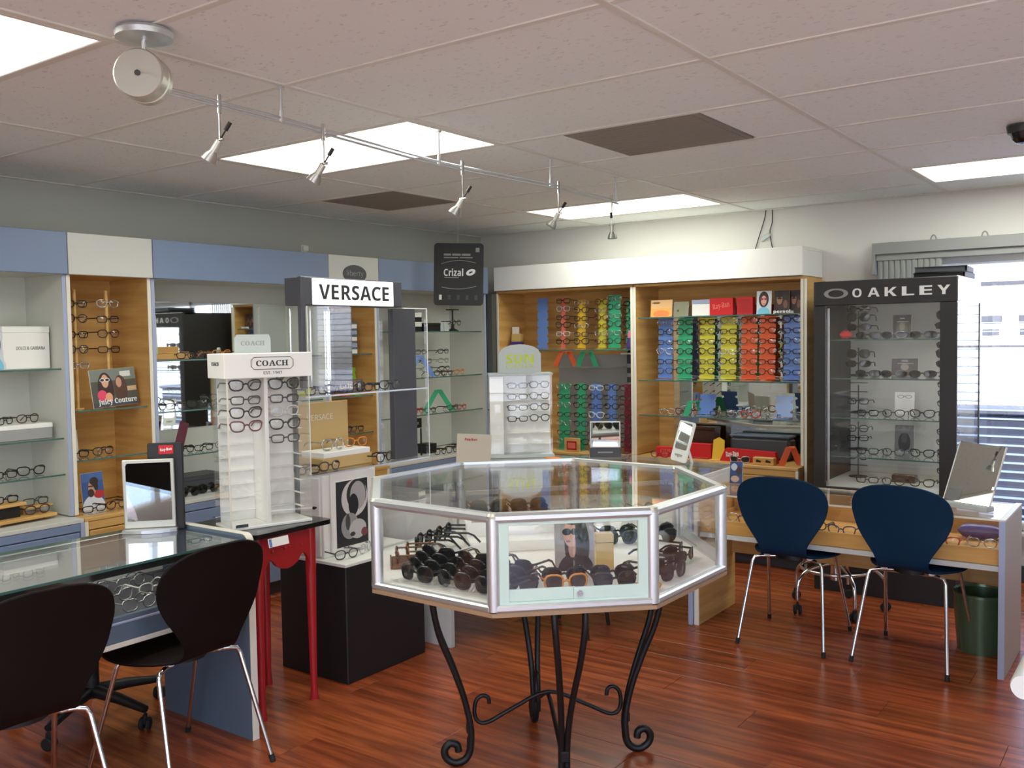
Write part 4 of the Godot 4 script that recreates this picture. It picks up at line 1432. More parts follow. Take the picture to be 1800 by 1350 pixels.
# ------------------------------------------------------------------ printed pictures (flat print on cards)
func ell(im, cx, cy, rx, ry, col):
	for y in range(max(0, int(cy - ry)), min(im.get_height(), int(cy + ry) + 1)):
		for x in range(max(0, int(cx - rx)), min(im.get_width(), int(cx + rx) + 1)):
			var dx = (x + 0.5 - cx) / rx
			var dy = (y + 0.5 - cy) / ry
			if dx * dx + dy * dy <= 1.0:
				im.set_pixel(x, y, col)

# a thin card whose +z face carries the print
func card(parent, called, at, size, im, rot = Vector3.ZERO, thick = 0.003, edge = null):
	var o = box(parent, called, at, Vector3(size.x, size.y, thick), edge if edge != null else M.paper, 0.0004, rot)
	im.resize(im.get_width() * 2, im.get_height() * 2, Image.INTERPOLATE_CUBIC)
	var m := StandardMaterial3D.new()
	m.albedo_texture = tex(im)
	m.roughness = 0.45
	var st = begin()
	var a = size.x / 2 - 0.0006
	var b = size.y / 2 - 0.0006
	var z = thick / 2 + 0.0003
	for q in [[-a, b, 0, 0], [a, b, 1, 0], [a, -b, 1, 1], [-a, b, 0, 0], [a, -b, 1, 1], [-a, -b, 0, 1]]:
		st.set_normal(Vector3(0, 0, 1))
		st.set_uv(Vector2(q[2], q[3]))
		st.add_vertex(Vector3(q[0], q[1], z))
	put(o, "print", st.commit(), m)
	return o

# kinds: 1 woman with long dark hair, 2 two women outdoors, 3 man in profile, 4 grainy portrait, 5 woman in a blue top, 6 dark couple
func portrait_image(kind):
	var im = Image.create(96, 120, false, Image.FORMAT_RGB8)
	var skin = rgb(196, 150, 128)
	var hair = rgb(34, 26, 26)
	if kind == 1:
		im.fill(rgb(150, 142, 138))
		ell(im, 54, 66, 30, 62, hair)
		ell(im, 50, 122, 44, 40, rgb(26, 24, 28))
		ell(im, 42, 74, 9, 18, rgb(176, 132, 112))
		ell(im, 40, 42, 18, 28, skin)
		ell(im, 64, 44, 14, 44, hair)
		ell(im, 48, 14, 24, 10, hair)
		ell(im, 30, 38, 11, 7.5, rgb(18, 18, 20))
		ell(im, 49, 38, 9, 7.5, rgb(18, 18, 20))
		ell(im, 33, 58, 6, 2.2, rgb(150, 80, 78))
	elif kind == 2:
		im = Image.create(128, 96, false, Image.FORMAT_RGB8)
		im.fill(rgb(80, 78, 70))
		im.fill_rect(Rect2i(0, 0, 128, 30), rgb(120, 126, 116))
		im.fill_rect(Rect2i(84, 8, 30, 14), rgb(212, 212, 206))
		im.fill_rect(Rect2i(92, 48, 34, 12), rgb(196, 168, 124))
		ell(im, 40, 52, 22, 44, rgb(58, 32, 28))
		ell(im, 82, 54, 18, 36, rgb(84, 52, 40))
		ell(im, 40, 30, 10, 17, rgb(214, 164, 132))
		ell(im, 33, 27, 7, 5, rgb(226, 220, 214))
		ell(im, 47, 27, 7, 5, rgb(226, 220, 214))
		ell(im, 33, 27, 5, 3.5, rgb(60, 36, 30))
		ell(im, 47, 27, 5, 3.5, rgb(60, 36, 30))
		ell(im, 78, 36, 8, 13, rgb(196, 148, 122))
		ell(im, 28, 66, 13, 14, rgb(226, 70, 104))
		ell(im, 46, 72, 10, 12, rgb(222, 160, 120))
		im.fill_rect(Rect2i(0, 84, 128, 12), rgb(70, 66, 74))
	elif kind == 3:
		im = Image.create(80, 110, false, Image.FORMAT_RGB8)
		im.fill(rgb(54, 84, 142))
		im.fill_rect(Rect2i(0, 0, 80, 26), rgb(70, 100, 158))
		ell(im, 40, 112, 44, 46, rgb(206, 206, 212))
		ell(im, 62, 66, 20, 12, rgb(176, 40, 48))
		ell(im, 38, 44, 14, 22, rgb(190, 136, 110))
		ell(im, 46, 26, 16, 12, rgb(46, 34, 30))
		ell(im, 52, 40, 8, 14, rgb(46, 34, 30))
		ell(im, 32, 60, 12, 12, rgb(60, 42, 36))
		im.fill_rect(Rect2i(24, 38, 22, 4), rgb(30, 26, 26))
	elif kind == 4:
		im.fill(rgb(34, 33, 34))
		ell(im, 56, 34, 40, 34, rgb(206, 202, 200))
		ell(im, 62, 28, 30, 28, rgb(34, 33, 34))
		ell(im, 66, 30, 24, 26, rgb(170, 166, 164))
		ell(im, 52, 46, 15, 20, rgb(24, 24, 26))
		ell(im, 40, 84, 26, 24, rgb(150, 147, 146))
		ell(im, 64, 92, 26, 18, rgb(186, 182, 180))
		ell(im, 34, 76, 7, 15, rgb(70, 68, 68))
		ell(im, 84, 100, 10, 8, rgb(120, 60, 64))
		ell(im, 48, 100, 8, 4, rgb(60, 40, 40))
	elif kind == 5:
		im.fill(rgb(204, 206, 212))
		ell(im, 46, 44, 32, 42, rgb(46, 36, 36))
		ell(im, 46, 50, 18, 26, rgb(220, 160, 146))
		ell(im, 46, 112, 40, 28, rgb(120, 190, 214))
		ell(im, 34, 42, 10, 6, rgb(150, 60, 70))
		ell(im, 58, 42, 10, 6, rgb(150, 60, 70))
		ell(im, 46, 68, 7, 2.5, rgb(176, 70, 80))
	else:
		im.fill(rgb(58, 40, 36))
		ell(im, 34, 46, 18, 28, rgb(160, 112, 92))
		ell(im, 34, 24, 20, 14, rgb(40, 28, 26))
		ell(im, 72, 72, 14, 22, rgb(120, 82, 70))
		ell(im, 34, 42, 16, 4, rgb(30, 22, 22))
	return im

# ------------------------------------------------------------------ clear tower on a black pedestal
func tower_display():
	var p = thing("black_pedestal", "black box pedestal with a white top under the clear tower", "pedestal", Vector3(1.43, 0, 2.9))
	slab(p, "body", Vector3(0, 0, 0), Vector3(0.43, 0.515, 0.51), M.black, 0.004)
	slab(p, "top", Vector3(-0.002, 0.515, -0.002), Vector3(0.432, 0.53, 0.512), M.white)
	var o = thing("clear_tower", "clear acrylic display tower with a lit white brand sign on top", "display tower", Vector3(0, 0, 0))
	var yb = 0.53
	# white lower cabinet with a framed photograph
	slab(o, "white_cabinet", Vector3(1.47, yb, 3.05), Vector3(1.70, 0.90, 3.385), M.white)
	slab(o, "cabinet_door", Vector3(1.47, yb + 0.01, 3.386), Vector3(1.69, 0.89, 3.396), M.white)
	put(o, "door_knob", lathe_mesh([Vector2(0, 0), Vector2(0.004, 0), Vector2(0.004, 0.008), Vector2(0.008, 0.012), Vector2(0.006, 0.018), Vector2(0, 0.019)], 10), M.black, Vector3(1.67, 0.76, 3.396), Vector3(PI / 2, 0, 0))
	var fr = slab(o, "photo_frame", Vector3(1.701, yb + 0.015, 3.10), Vector3(1.716, 0.91, 3.345), M.white, 0.004)
	card(fr, "photograph", Vector3(0.008, -0.012, 0), Vector2(0.20, 0.30), portrait_image(4), Vector3(0, PI / 2, 0))
	# dark side boards and clear tiers
	slab(o, "dark_board", Vector3(1.665, 0.92, 2.745), Vector3(1.70, 1.65, 2.905), M.charcoal)
	slab(o, "dark_board", Vector3(1.766, 1.30, 3.535), Vector3(1.79, 1.772, 3.558), M.charcoal)
	slab(o, "sign_body", Vector3(1.66, 1.652, 2.93), Vector3(1.785, 1.772, 3.535), M.charcoal, 0.003)
	var sg = slab(o, "sign_face", Vector3(1.786, 1.654, 3.00), Vector3(1.796, 1.766, 3.495), M.sign_glow)
	lettering(sg, "VERSACE", Vector3(0.0052, 0, 0), 0.43, 0.064, M.ink, Vector3(0, PI / 2, 0), false, true)
	var sl := AreaLight3D.new()
	sl.name = "sign_lamp"
	sl.area_size = Vector2(0.48, 0.10)
	sl.light_energy = 0.05
	sl.shadow_enabled = true
	sl.area_range = 10.0
	sg.add_child(sl)
	sl.position = Vector3(0.010, 0, 0)
	sl.rotation.y = -PI / 2
	for q in [[1.47, 2.75, 1.78, 3.54, 1.265], [1.47, 2.75, 1.78, 3.54, 0.925]]:
		slab(o, "clear_shelf", Vector3(q[0], q[4] - 0.007, q[1]), Vector3(q[2], q[4], q[3]), M.acrylic, 0.0)
		slab(o, "shelf_edge", Vector3(q[2], q[4] - 0.007, q[1]), Vector3(q[2] + 0.0015, q[4], q[3]), M.alu, 0.0)
	for q in [[1.778, 3.525], [1.778, 2.757], [1.475, 3.525], [1.475, 2.757]]:
		slab(o, "clear_post", Vector3(q[0] - 0.007, 0.93, q[1] - 0.007), Vector3(q[0] + 0.007, 1.65, q[1] + 0.007), M.acrylic, 0.001)
	slab(o, "clear_panel", Vector3(1.47, 0.93, 3.531), Vector3(1.70, 1.65, 3.536), M.acrylic, 0.0)
	slab(o, "clear_panel", Vector3(1.775, 1.28, 3.26), Vector3(1.78, 1.65, 3.52), M.acrylic, 0.0)
	for z in [3.525, 2.757]:
		slab(o, "edge_glint", Vector3(1.7855, 0.93, z - 0.002), Vector3(1.787, 1.648, z + 0.002), M.white_gloss, 0.0)  # white strips paint the highlight along the clear acrylic edges
	slab(o, "edge_glint", Vector3(1.7855, 1.646, 2.757), Vector3(1.787, 1.65, 2.93), M.white_gloss, 0.0)
	slab(o, "edge_glint", Vector3(1.7855, 1.646, 3.535), Vector3(1.787, 1.65, 3.54), M.white_gloss, 0.0)
	slab(o, "mirror_back", Vector3(1.472, 1.27, 2.96), Vector3(1.476, 1.64, 3.14), M.mirror, 0.001)
	for z in [3.12, 3.24, 3.36]:
		slab(o, "chrome_rod", Vector3(1.485, 1.27, z - 0.003), Vector3(1.491, 1.65, z + 0.003), M.chrome, 0.001)
	# gold branded tray on the lower shelf
	var gt = thing("gold_display", "gold display tray with a brand name in the clear tower", "display tray", Vector3(1.60, 0.926, 3.25))
	slab(gt, "back_card", Vector3(-0.07, 0, -0.19), Vector3(-0.062, 0.29, 0.14), M.gold_card)
	slab(gt, "plinth", Vector3(-0.06, 0, -0.18), Vector3(0.10, 0.05, 0.13), M.gold_card)
	slab(gt, "white_pad", Vector3(-0.05, 0.05, -0.17), Vector3(0.10, 0.075, 0.12), M.white)
	lettering(gt, "VERSACE", Vector3(-0.0615, 0.22, -0.01), 0.16, 0.025, M.cream_edge, Vector3(0, PI / 2, 0), false, false)
	glasses(Vector3(1.66, 1.002, 3.27), PI / 2, 3, "f_silver", "lens", "silver eyeglasses on the white pad of the gold tray", "eyeglasses in the clear tower", 0.0, true)
	glasses(Vector3(1.64, 1.002, 3.11), PI / 2 - 0.3, 1, "f_amber", "lens", "amber eyeglasses on the gold tray by the dark board", "eyeglasses in the clear tower", 0.0, true)
	# upper shelf: dark brand plaque, yellow stand, a row of pairs
	var gp = thing("brand_plaque", "dark brown brand plaque on the upper clear shelf", "plaque", Vector3(1.72, 1.266, 3.24))
	slab(gp, "block", Vector3(-0.02, 0, -0.085), Vector3(0.02, 0.055, 0.085), M.f_brown)
	lettering(gp, "GUCCI", Vector3(0.0205, 0.03, 0), 0.12, 0.022, M.gold, Vector3(0, PI / 2, 0), false, false)
	for k in 5:
		glasses(Vector3(1.745, 1.266, 3.44 - 0.115 * k), PI / 2 + rng.randf_range(-0.3, 0.3), k % 3, ["f_brown", "f_navy", "f_gun", "f_black", "f_gun"][k], "lens", "%s eyeglasses on the upper shelf of the clear tower, %s from left" % [["brown", "navy", "gunmetal", "black", "gunmetal"][k], ORD[k]], "eyeglasses in the clear tower")
	var ys = thing("yellow_stand", "lime-yellow folded stand holding a white pair at the clear tower", "display stand", Vector3(1.70, 1.266, 3.49), deg_to_rad(75))
	var st = begin()
	add_plate(st, [Vector2(-0.10, 0.0), Vector2(-0.075, 0.0), Vector2(-0.13, 0.13), Vector2(-0.155, 0.13)], -0.02, 0.02)
	add_plate(st, [Vector2(-0.10, 0.0), Vector2(0.03, 0.0), Vector2(0.04, 0.035), Vector2(0.028, 0.035), Vector2(0.02, 0.010), Vector2(-0.09, 0.010)], -0.02, 0.02)
	put(ys, "folded_strip", st.commit(), M.lime)
	glasses(Vector3(1.72, 1.32, 3.60), deg_to_rad(60), 1, "f_white", "sun_lens", "white-framed pair held by the lime-yellow stand", "eyeglasses in the clear tower", 0.0, false, -0.5)
	# dark clear-fronted box and pairs on the lower tier
	for k in 3:
		glasses(Vector3(1.74, 0.926, 3.50 - 0.13 * k + (-0.22 if k > 1 else 0.0)), PI / 2 + 0.2 * k - 0.2, k, ["f_black", "f_gun", "f_black"][k], "lens", "%s eyeglasses beside the gold tray on the lower clear shelf, %s from left" % [["black", "gunmetal", "black"][k], ORD[k]], "eyeglasses in the clear tower")
	# on the pedestal
	glasses(Vector3(1.79, 0.531, 3.33), deg_to_rad(80), 1, "f_gun", "lens", "clear-rimmed eyeglasses on the white pedestal top, in front", "eyeglasses on the pedestal", 0.0, true)
	glasses(Vector3(1.77, 0.531, 3.19), deg_to_rad(110), 1, "f_silver", "lens", "silver eyeglasses on the white pedestal top, behind", "eyeglasses on the pedestal", 0.0, true)

# ------------------------------------------------------------------ red console table and the white counter case on it
func red_table_and_case():
	var t = thing("red_table", "small red console table with a scalloped apron and dark top", "table", Vector3(1.70, 0, 3.73))
	# front faces +x; half depth 0.16 (x), half width 0.135 (z)
	var hx = 0.165
	var hz = 0.15
	var top = round_rect(hx * 2 + 0.10, hz * 2 + 0.10, 0.02, 3)
	put(t, "top", prism_mesh(top, 0.738, 0.757), M.black_gloss)
	var ap = [Vector2(-hz + 0.012, 0.738), Vector2(-hz + 0.012, 0.52)]
	for q in [[-0.118, 0.575], [-0.112, 0.60], [-0.10, 0.622], [-0.085, 0.634], [-0.07, 0.622], [-0.055, 0.602], [-0.03, 0.588], [0.0, 0.582], [0.03, 0.588], [0.055, 0.602], [0.07, 0.622], [0.085, 0.634], [0.10, 0.622], [0.112, 0.60], [0.118, 0.575]]:
		ap.append(Vector2(q[0], q[1]))
	ap.append_array([Vector2(hz - 0.012, 0.52), Vector2(hz - 0.012, 0.738)])
	for s in [-1.0, 1.0]:
		var a = put(t, "apron", plate_mesh(ap, -0.008, 0.008), M.red, Vector3(hx * s - 0.012 * s, 0, 0), Vector3(0, PI / 2, 0))
		if s > 0:
			for q in [[-0.012, 0.668], [0.012, 0.668], [0.075, 0.664], [-0.075, 0.664]]:
				put(a, "carved_boss", lathe_mesh([Vector2(0, 0), Vector2(0.007, 0), Vector2(0.006, 0.003), Vector2(0, 0.005)], 8), M.red, Vector3(q[0], q[1], 0.008), Vector3(PI / 2, 0, 0))
	for s in [-1.0, 1.0]:
		slab(t, "side_apron", Vector3(-hx + 0.01, 0.64, (hz - 0.02) * s - 0.008), Vector3(hx - 0.01, 0.738, (hz - 0.02) * s + 0.008), M.red)
	for sx in [-1.0, 1.0]:
		for sz in [-1.0, 1.0]:
			var st = begin()
			var c = []
			var w = []
			for q in [[0.738, 0.030], [0.60, 0.029], [0.30, 0.023], [0.05, 0.018], [0.02, 0.021], [0.0, 0.025]]:
				c.append(Vector3(hx * sx - 0.018 * sx, q[0], hz * sz - 0.014 * sz))
				w.append(q[1])
			add_tube(st, c, w, 4)
			put(t, "leg", st.commit(), M.red, Vector3.ZERO)
	# notice on the table edge
	var nt = thing("paper_notice", "small white and blue notice on the edge of the red table", "notice", Vector3(1.93, 0.735, 3.83), PI / 2)
	box(nt, "sheet", Vector3(0, -0.016, 0), Vector3(0.10, 0.034, 0.001), M.paper, 0.0003, Vector3(-0.2, 0, 0))
	box(nt, "blue_print", Vector3(-0.04, -0.016, 0.0009), Vector3(0.012, 0.03, 0.0008), M.h_blue, 0.0, Vector3(-0.2, 0, 0))
	# white counter case: shelf slots in two columns behind clear sides
	var yaw = PI / 2 - deg_to_rad(17)
	var c = thing("white_counter_case", "white two-column spectacle case on the red table", "display case", Vector3(1.745, 0.757, 3.745), yaw)
	var w = 0.345
	var h = 0.60
	var d = 0.17
	slab(c, "base", Vector3(-w / 2, 0, -d / 2), Vector3(w / 2, 0.012, d / 2), M.white_gloss)
	slab(c, "back_board", Vector3(-w / 2 + 0.02, 0.012, -d / 2), Vector3(w / 2 - 0.004, h, -d / 2 + 0.008), M.white)
	slab(c, "left_pane", Vector3(-w / 2, 0.012, -d / 2), Vector3(-w / 2 + 0.004, h, d / 2), M.acrylic, 0.0)
	slab(c, "left_edge", Vector3(-w / 2 - 0.001, 0.012, d / 2 - 0.004), Vector3(-w / 2 + 0.005, h, d / 2 + 0.001), M.cream_edge, 0.0005)
	slab(c, "right_pane", Vector3(w / 2 - 0.004, 0.012, -d / 2), Vector3(w / 2, h, d / 2), M.acrylic, 0.0)
	slab(c, "front_pane", Vector3(-w / 2 + 0.005, 0.012, d / 2 - 0.004), Vector3(w / 2 - 0.004, h, d / 2), M.acrylic, 0.0)
	slab(c, "dark_rear_edge", Vector3(w / 2 + 0.0005, 0.0, -d / 2), Vector3(w / 2 + 0.012, h, -d / 2 + 0.03), M.black)
	slab(c, "centre_rib", Vector3(-0.008, 0.012, -d / 2 + 0.008), Vector3(0.008, h, d / 2 - 0.03), M.white)
	for k in 10:
		var y = 0.055 + 0.0545 * k
		for s in [-1.0, 1.0]:
			box(c, "ledge", Vector3(s * 0.081, y, -d / 2 + 0.018), Vector3(0.138, 0.003, 0.02), M.white, 0.0005)
		box(c, "side_slot", Vector3(w / 2 - 0.014, y, -0.02), Vector3(0.014, 0.002, 0.08), M.white, 0.0)
	box(c, "corner_label", Vector3(-w / 2 + 0.045, 0.018, d / 2 + 0.0008), Vector3(0.05, 0.012, 0.001), M.charcoal, 0.0)
	slab(c, "header", Vector3(-w / 2 - 0.012, h, -d / 2 - 0.006), Vector3(w / 2 + 0.012, h + 0.098, d / 2 + 0.012), M.white, 0.002)
	var hz2 = d / 2 + 0.012
	lettering(c, "COACH", Vector3(0.012, h + 0.058, hz2 + 0.0008), 0.135, 0.022, M.ink, Vector3.ZERO, true, true)
	lettering(c, "EST. 1941", Vector3(0.012, h + 0.02, hz2 + 0.0008), 0.075, 0.012, M.ink_grey, Vector3.ZERO, false, false)
	var fr = []
	for q in [[-0.076, -0.024], [0.076, -0.024], [0.088, -0.012], [0.088, 0.012], [0.076, 0.024], [-0.076, 0.024], [-0.088, 0.012], [-0.088, -0.012]]:
		fr.append(Vector3(q[0] + 0.012, h + 0.058 + q[1], hz2 + 0.0006))
	put(c, "logo_frame", tube_mesh(fr, 0.0013, 4, true), M.ink)
	# small print on the header's left end
	lettering(c, "COACH", Vector3(-w / 2 - 0.0128, h + 0.058, 0.0), 0.08, 0.014, M.ink_grey, Vector3(0, -PI / 2, 0), true, true)
	# pairs on the ledges
	var pairs = [[0, 9, 2, "f_black"], [0, 8, 0, "f_gun"], [0, 7, 2, "f_black"], [0, 6, 2, "f_wine"], [1, 9, 2, "f_black"], [1, 8, 0, "f_gun"], [1, 7, 1, "f_white"], [1, 6, 2, "f_black"], [1, 5, 0, "f_gun"]]
	for q in pairs:
		var s = -1.0 if q[0] == 0 else 1.0
		var y = 0.055 + 0.0545 * q[1] + 0.002
		glasses(c.transform * Vector3(s * 0.082, y, 0.05), yaw, q[2], q[3], "lens", "%s eyeglasses in the white counter case, %s column, %s row from top" % [HUE[q[3]], ["left", "right"][q[0]], ORD[9 - q[1]]], "eyeglasses in the white counter case", 0.0, true)
	# grey plaque standing on the header
	var pl = thing("grey_plaque", "grey embossed plaque standing on top of the white counter case", "plaque", c.transform * Vector3(-0.03, h + 0.098, 0.0), yaw)
	var oct = [Vector2(-0.075, 0.0), Vector2(0.075, 0.0), Vector2(0.075, 0.06), Vector2(0.068, 0.075), Vector2(-0.062, 0.075), Vector2(-0.075, 0.06)]
	put(pl, "plate", plate_mesh(oct, -0.006, 0.006), M.plaque_grey)
	lettering(pl, "COACH", Vector3(0, 0.04, 0.0065), 0.10, 0.018, M.cardboard_grey, Vector3.ZERO, true, true)

# ------------------------------------------------------------------ white tower on the corner counter
func white_tower():
	var yaw = deg_to_rad(40.5)
	var o = thing("white_spectacle_tower", "white spectacle tower with a yellow-lettered arch on the corner counter", "display tower", Vector3(1.475, 0.771, 1.545), yaw)
	var w = 0.38
	var h = 0.50
	var d = 0.16
	slab(o, "base", Vector3(-w / 2 - 0.01, 0, -d / 2), Vector3(w / 2 + 0.01, 0.018, d / 2 + 0.01), M.plaque_grey)
	slab(o, "back_board", Vector3(-w / 2 + 0.09, 0.018, -d / 2), Vector3(w / 2, h, -d / 2 + 0.05), M.white)
	slab(o, "left_column", Vector3(-w / 2, 0.018, -d / 2), Vector3(-w / 2 + 0.085, h - 0.004, d / 2 - 0.03), M.white)
	slab(o, "clear_front", Vector3(-w / 2, 0.018, d / 2 - 0.005), Vector3(w / 2, h, d / 2 - 0.001), M.acrylic, 0.0)
	slab(o, "clear_side", Vector3(-w / 2 - 0.004, 0.018, -d / 2), Vector3(-w / 2 - 0.001, h, d / 2), M.acrylic, 0.0)
	slab(o, "top", Vector3(-w / 2 - 0.006, h, -d / 2), Vector3(w / 2 + 0.006, h + 0.014, d / 2), M.plaque_grey)
	for k in 6:
		for s in [0, 1]:
			box(o, "ledge", Vector3(-0.015 + 0.135 * s, 0.075 + 0.068 * k, -0.012), Vector3(0.12, 0.003, 0.05), M.white, 0.0005)
	var ar = [Vector2(-0.13, 0.0), Vector2(0.13, 0.0), Vector2(0.13, 0.12)]
	for i in 9:
		var a = PI * i / 8.0
		ar.append(Vector2(cos(a) * 0.125, 0.12 + sin(a) * 0.055))
	ar.append(Vector2(-0.13, 0.12))
	put(o, "arched_sign", plate_mesh(ar, -0.01, 0.01), M.plaque_grey, Vector3(-0.0, h + 0.014, 0.02))
	lettering(o, "SUN", Vector3(0, h + 0.10, 0.0305), 0.17, 0.055, M.sun_yellow)
	lettering(o, "CENTER", Vector3(0, h + 0.055, 0.0305), 0.17, 0.022, M.sun_yellow, Vector3.ZERO, false, false)
	for k in 4:
		for s in [0, 1]:
			var p = o.transform * Vector3(-0.015 + 0.135 * s, 0.077 + 0.068 * (5 - k), 0.012)
			glasses(p, yaw, 0 if s == 0 else 1, "f_black", "lens", "black eyeglasses on the white tower, %s column, %s row from top" % [["left", "right"][s], ORD[k]], "eyeglasses on the white tower", 0.0, true)
	var od = thing("orange_tag", "orange oval tag lying on the corner counter", "tag", Vector3(1.72, 0.771, 1.55), 0.3)
	var ov = []
	for i in 16:
		ov.append(Vector2(cos(TAU * i / 16) * 0.05, sin(TAU * i / 16) * 0.03))
	put(od, "disc", prism_mesh(ov, 0.0, 0.006), M.orange)

# ------------------------------------------------------------------ mirrors and cards on the counters
func counter_mirrors():
	# silver-framed mirror with a red brand tab on the blue-grey counter
	var yaw = deg_to_rad(48)
	var o = thing("counter_mirror", "silver-framed mirror with a red tab on the blue-grey counter", "mirror", Vector3(1.545, 0.771, 4.135), yaw)
	var pts = arc(Vector2(0, -0.15), 0.20, deg_to_rad(60), deg_to_rad(120), 8)
	var foot = []
	for p in pts:
		foot.append(Vector2(p.x, p.y))
	foot.append_array([Vector2(-0.10, -0.03), Vector2(0.10, -0.03)])
	put(o, "foot", prism_mesh(foot, 0.0, 0.012), M.alu)
	box(o, "frame", Vector3(0, 0.148, 0.0), Vector3(0.19, 0.27, 0.012), M.satin, 0.003, Vector3(0.06, 0, 0))
	box(o, "mirror_glass", Vector3(0, 0.156, 0.007), Vector3(0.164, 0.228, 0.002), M.mirror, 0.0, Vector3(0.06, 0, 0))
	box(o, "black_back", Vector3(0.06, 0.17, -0.03), Vector3(0.13, 0.34, 0.03), M.black, 0.003)
	var tab = box(o, "red_tab", Vector3(0.065, 0.315, -0.013), Vector3(0.055, 0.035, 0.004), M.red_print, 0.001)
	lettering(tab, "Ray-Ban", Vector3(0, 0, 0.0025), 0.042, 0.014, M.letter_white, Vector3(0, 0, 0.1))
	# grey mirror box and white hand mirror on the corner counter
	var a = thing("box_mirror", "square grey-based mirror on the corner counter", "mirror", Vector3(1.945, 0.771, 1.32), deg_to_rad(30))
	box(a, "base", Vector3(0, 0.028, 0), Vector3(0.19, 0.056, 0.06), M.charcoal, 0.004)
	box(a, "frame", Vector3(0, 0.135, 0), Vector3(0.185, 0.16, 0.02), M.satin, 0.002)
	box(a, "mirror_glass", Vector3(0, 0.136, 0.0105), Vector3(0.17, 0.146, 0.002), M.mirror, 0.0)
	box(a, "name_strip", Vector3(0, 0.03, 0.0302), Vector3(0.09, 0.008, 0.0008), M.cardboard_grey, 0.0)
	var b = thing("hand_mirror", "white leaning mirror with script lettering on the corner counter", "mirror", Vector3(2.46, 0.771, 1.36), deg_to_rad(-20))
	var bt = Vector3(-0.26, 0, -0.10)
	var bb = Basis.from_euler(bt)
	var bo = Vector3(0, 0.003, 0.02)
	put(b, "frame", plate_mesh(round_rect(0.125, 0.235, 0.015), -0.005, 0.005), M.white_gloss, bo + bb * Vector3(0, 0.125, 0), bt)
	put(b, "mirror_glass", plate_mesh(round_rect(0.095, 0.155, 0.012), 0.0052, 0.0062), M.mirror, bo + bb * Vector3(0, 0.155, 0), bt)
	lettering(b, "vogue", bo + bb * Vector3(-0.005, 0.04, 0.0055), 0.06, 0.02, M.ink, bt, true, false)
	box(b, "prop", Vector3(0.03, 0.05, -0.045), Vector3(0.02, 0.11, 0.003), M.white_gloss, 0.001, Vector3(0.35, 0, 0))
	# big frameless mirror leaning on its foot on the oak counter
	var c = thing("table_mirror", "large leaning frameless mirror on the oak counter", "mirror", Vector3(3.985, 0.689, 1.58), deg_to_rad(-24))
	var ct0 = Vector3(-0.40, 0, -0.03)
	var cb = Basis.from_euler(ct0)
	box(c, "foot", Vector3(0, 0.012, 0.0), Vector3(0.25, 0.024, 0.06), M.plaque_grey, 0.003)
	box(c, "glass", cb * Vector3(0, 0.165, 0), Vector3(0.225, 0.29, 0.006), M.mirror, 0.001, ct0)
	box(c, "polished_edge", cb * Vector3(-0.115, 0.165, 0), Vector3(0.005, 0.29, 0.009), M.white_gloss, 0.001, ct0)
	box(c, "polished_edge", cb * Vector3(0.115, 0.165, 0), Vector3(0.005, 0.29, 0.009), M.white_gloss, 0.001, ct0)
	box(c, "sticker", cb * Vector3(-0.07, 0.055, 0.0036), Vector3(0.07, 0.05, 0.0008), M.print_grey, 0.0, ct0)
	box(c, "clip", cb * Vector3(0.112, 0.11, 0.004), Vector3(0.014, 0.02, 0.012), M.chrome, 0.003, ct0)
	var ct = thing("clear_card_holder", "small clear card holder beside the large table mirror", "card holder", Vector3(4.10, 0.689, 1.70), 0.2)
	box(ct, "foot", Vector3(0, 0.003, 0), Vector3(0.07, 0.006, 0.05), M.acrylic, 0.0)
	box(ct, "back", Vector3(0, 0.03, -0.015), Vector3(0.07, 0.055, 0.003), M.acrylic, 0.0, Vector3(-0.2, 0, 0))
	# beige card and blue leaflet
	var bc = thing("beige_card", "beige leaning card on the corner counter by the grey shelves", "card", Vector3(1.545, 0.771, 2.10), deg_to_rad(52))
	box(bc, "sheet", Vector3(0, 0.095, 0), Vector3(0.20, 0.19, 0.006), M.beige, 0.001, Vector3(-0.1, 0, -0.08))
	lettering(bc, "Ray-Ban", Vector3(-0.015, 0.16, 0.0), 0.07, 0.016, M.red_print, Vector3(-0.1, 0, -0.08))
	var lf = thing("blue_leaflet", "blue patterned leaflet leaning beside the white counter panel", "leaflet", Vector3(2.80, 0.689, 1.42), 0.15)
	var im = Image.create(24, 48, false, Image.FORMAT_RGB8)
	im.fill(rgb(40, 66, 120))
	ell(im, 8, 12, 6, 8, rgb(190, 196, 210))
	ell(im, 17, 20, 5, 9, rgb(60, 40, 44))
	ell(im, 10, 38, 8, 7, rgb(196, 160, 140))
	card(lf, "leaflet", Vector3(0.02, 0.06, 0), Vector2(0.07, 0.12), im, Vector3(-0.15, 0, 0))

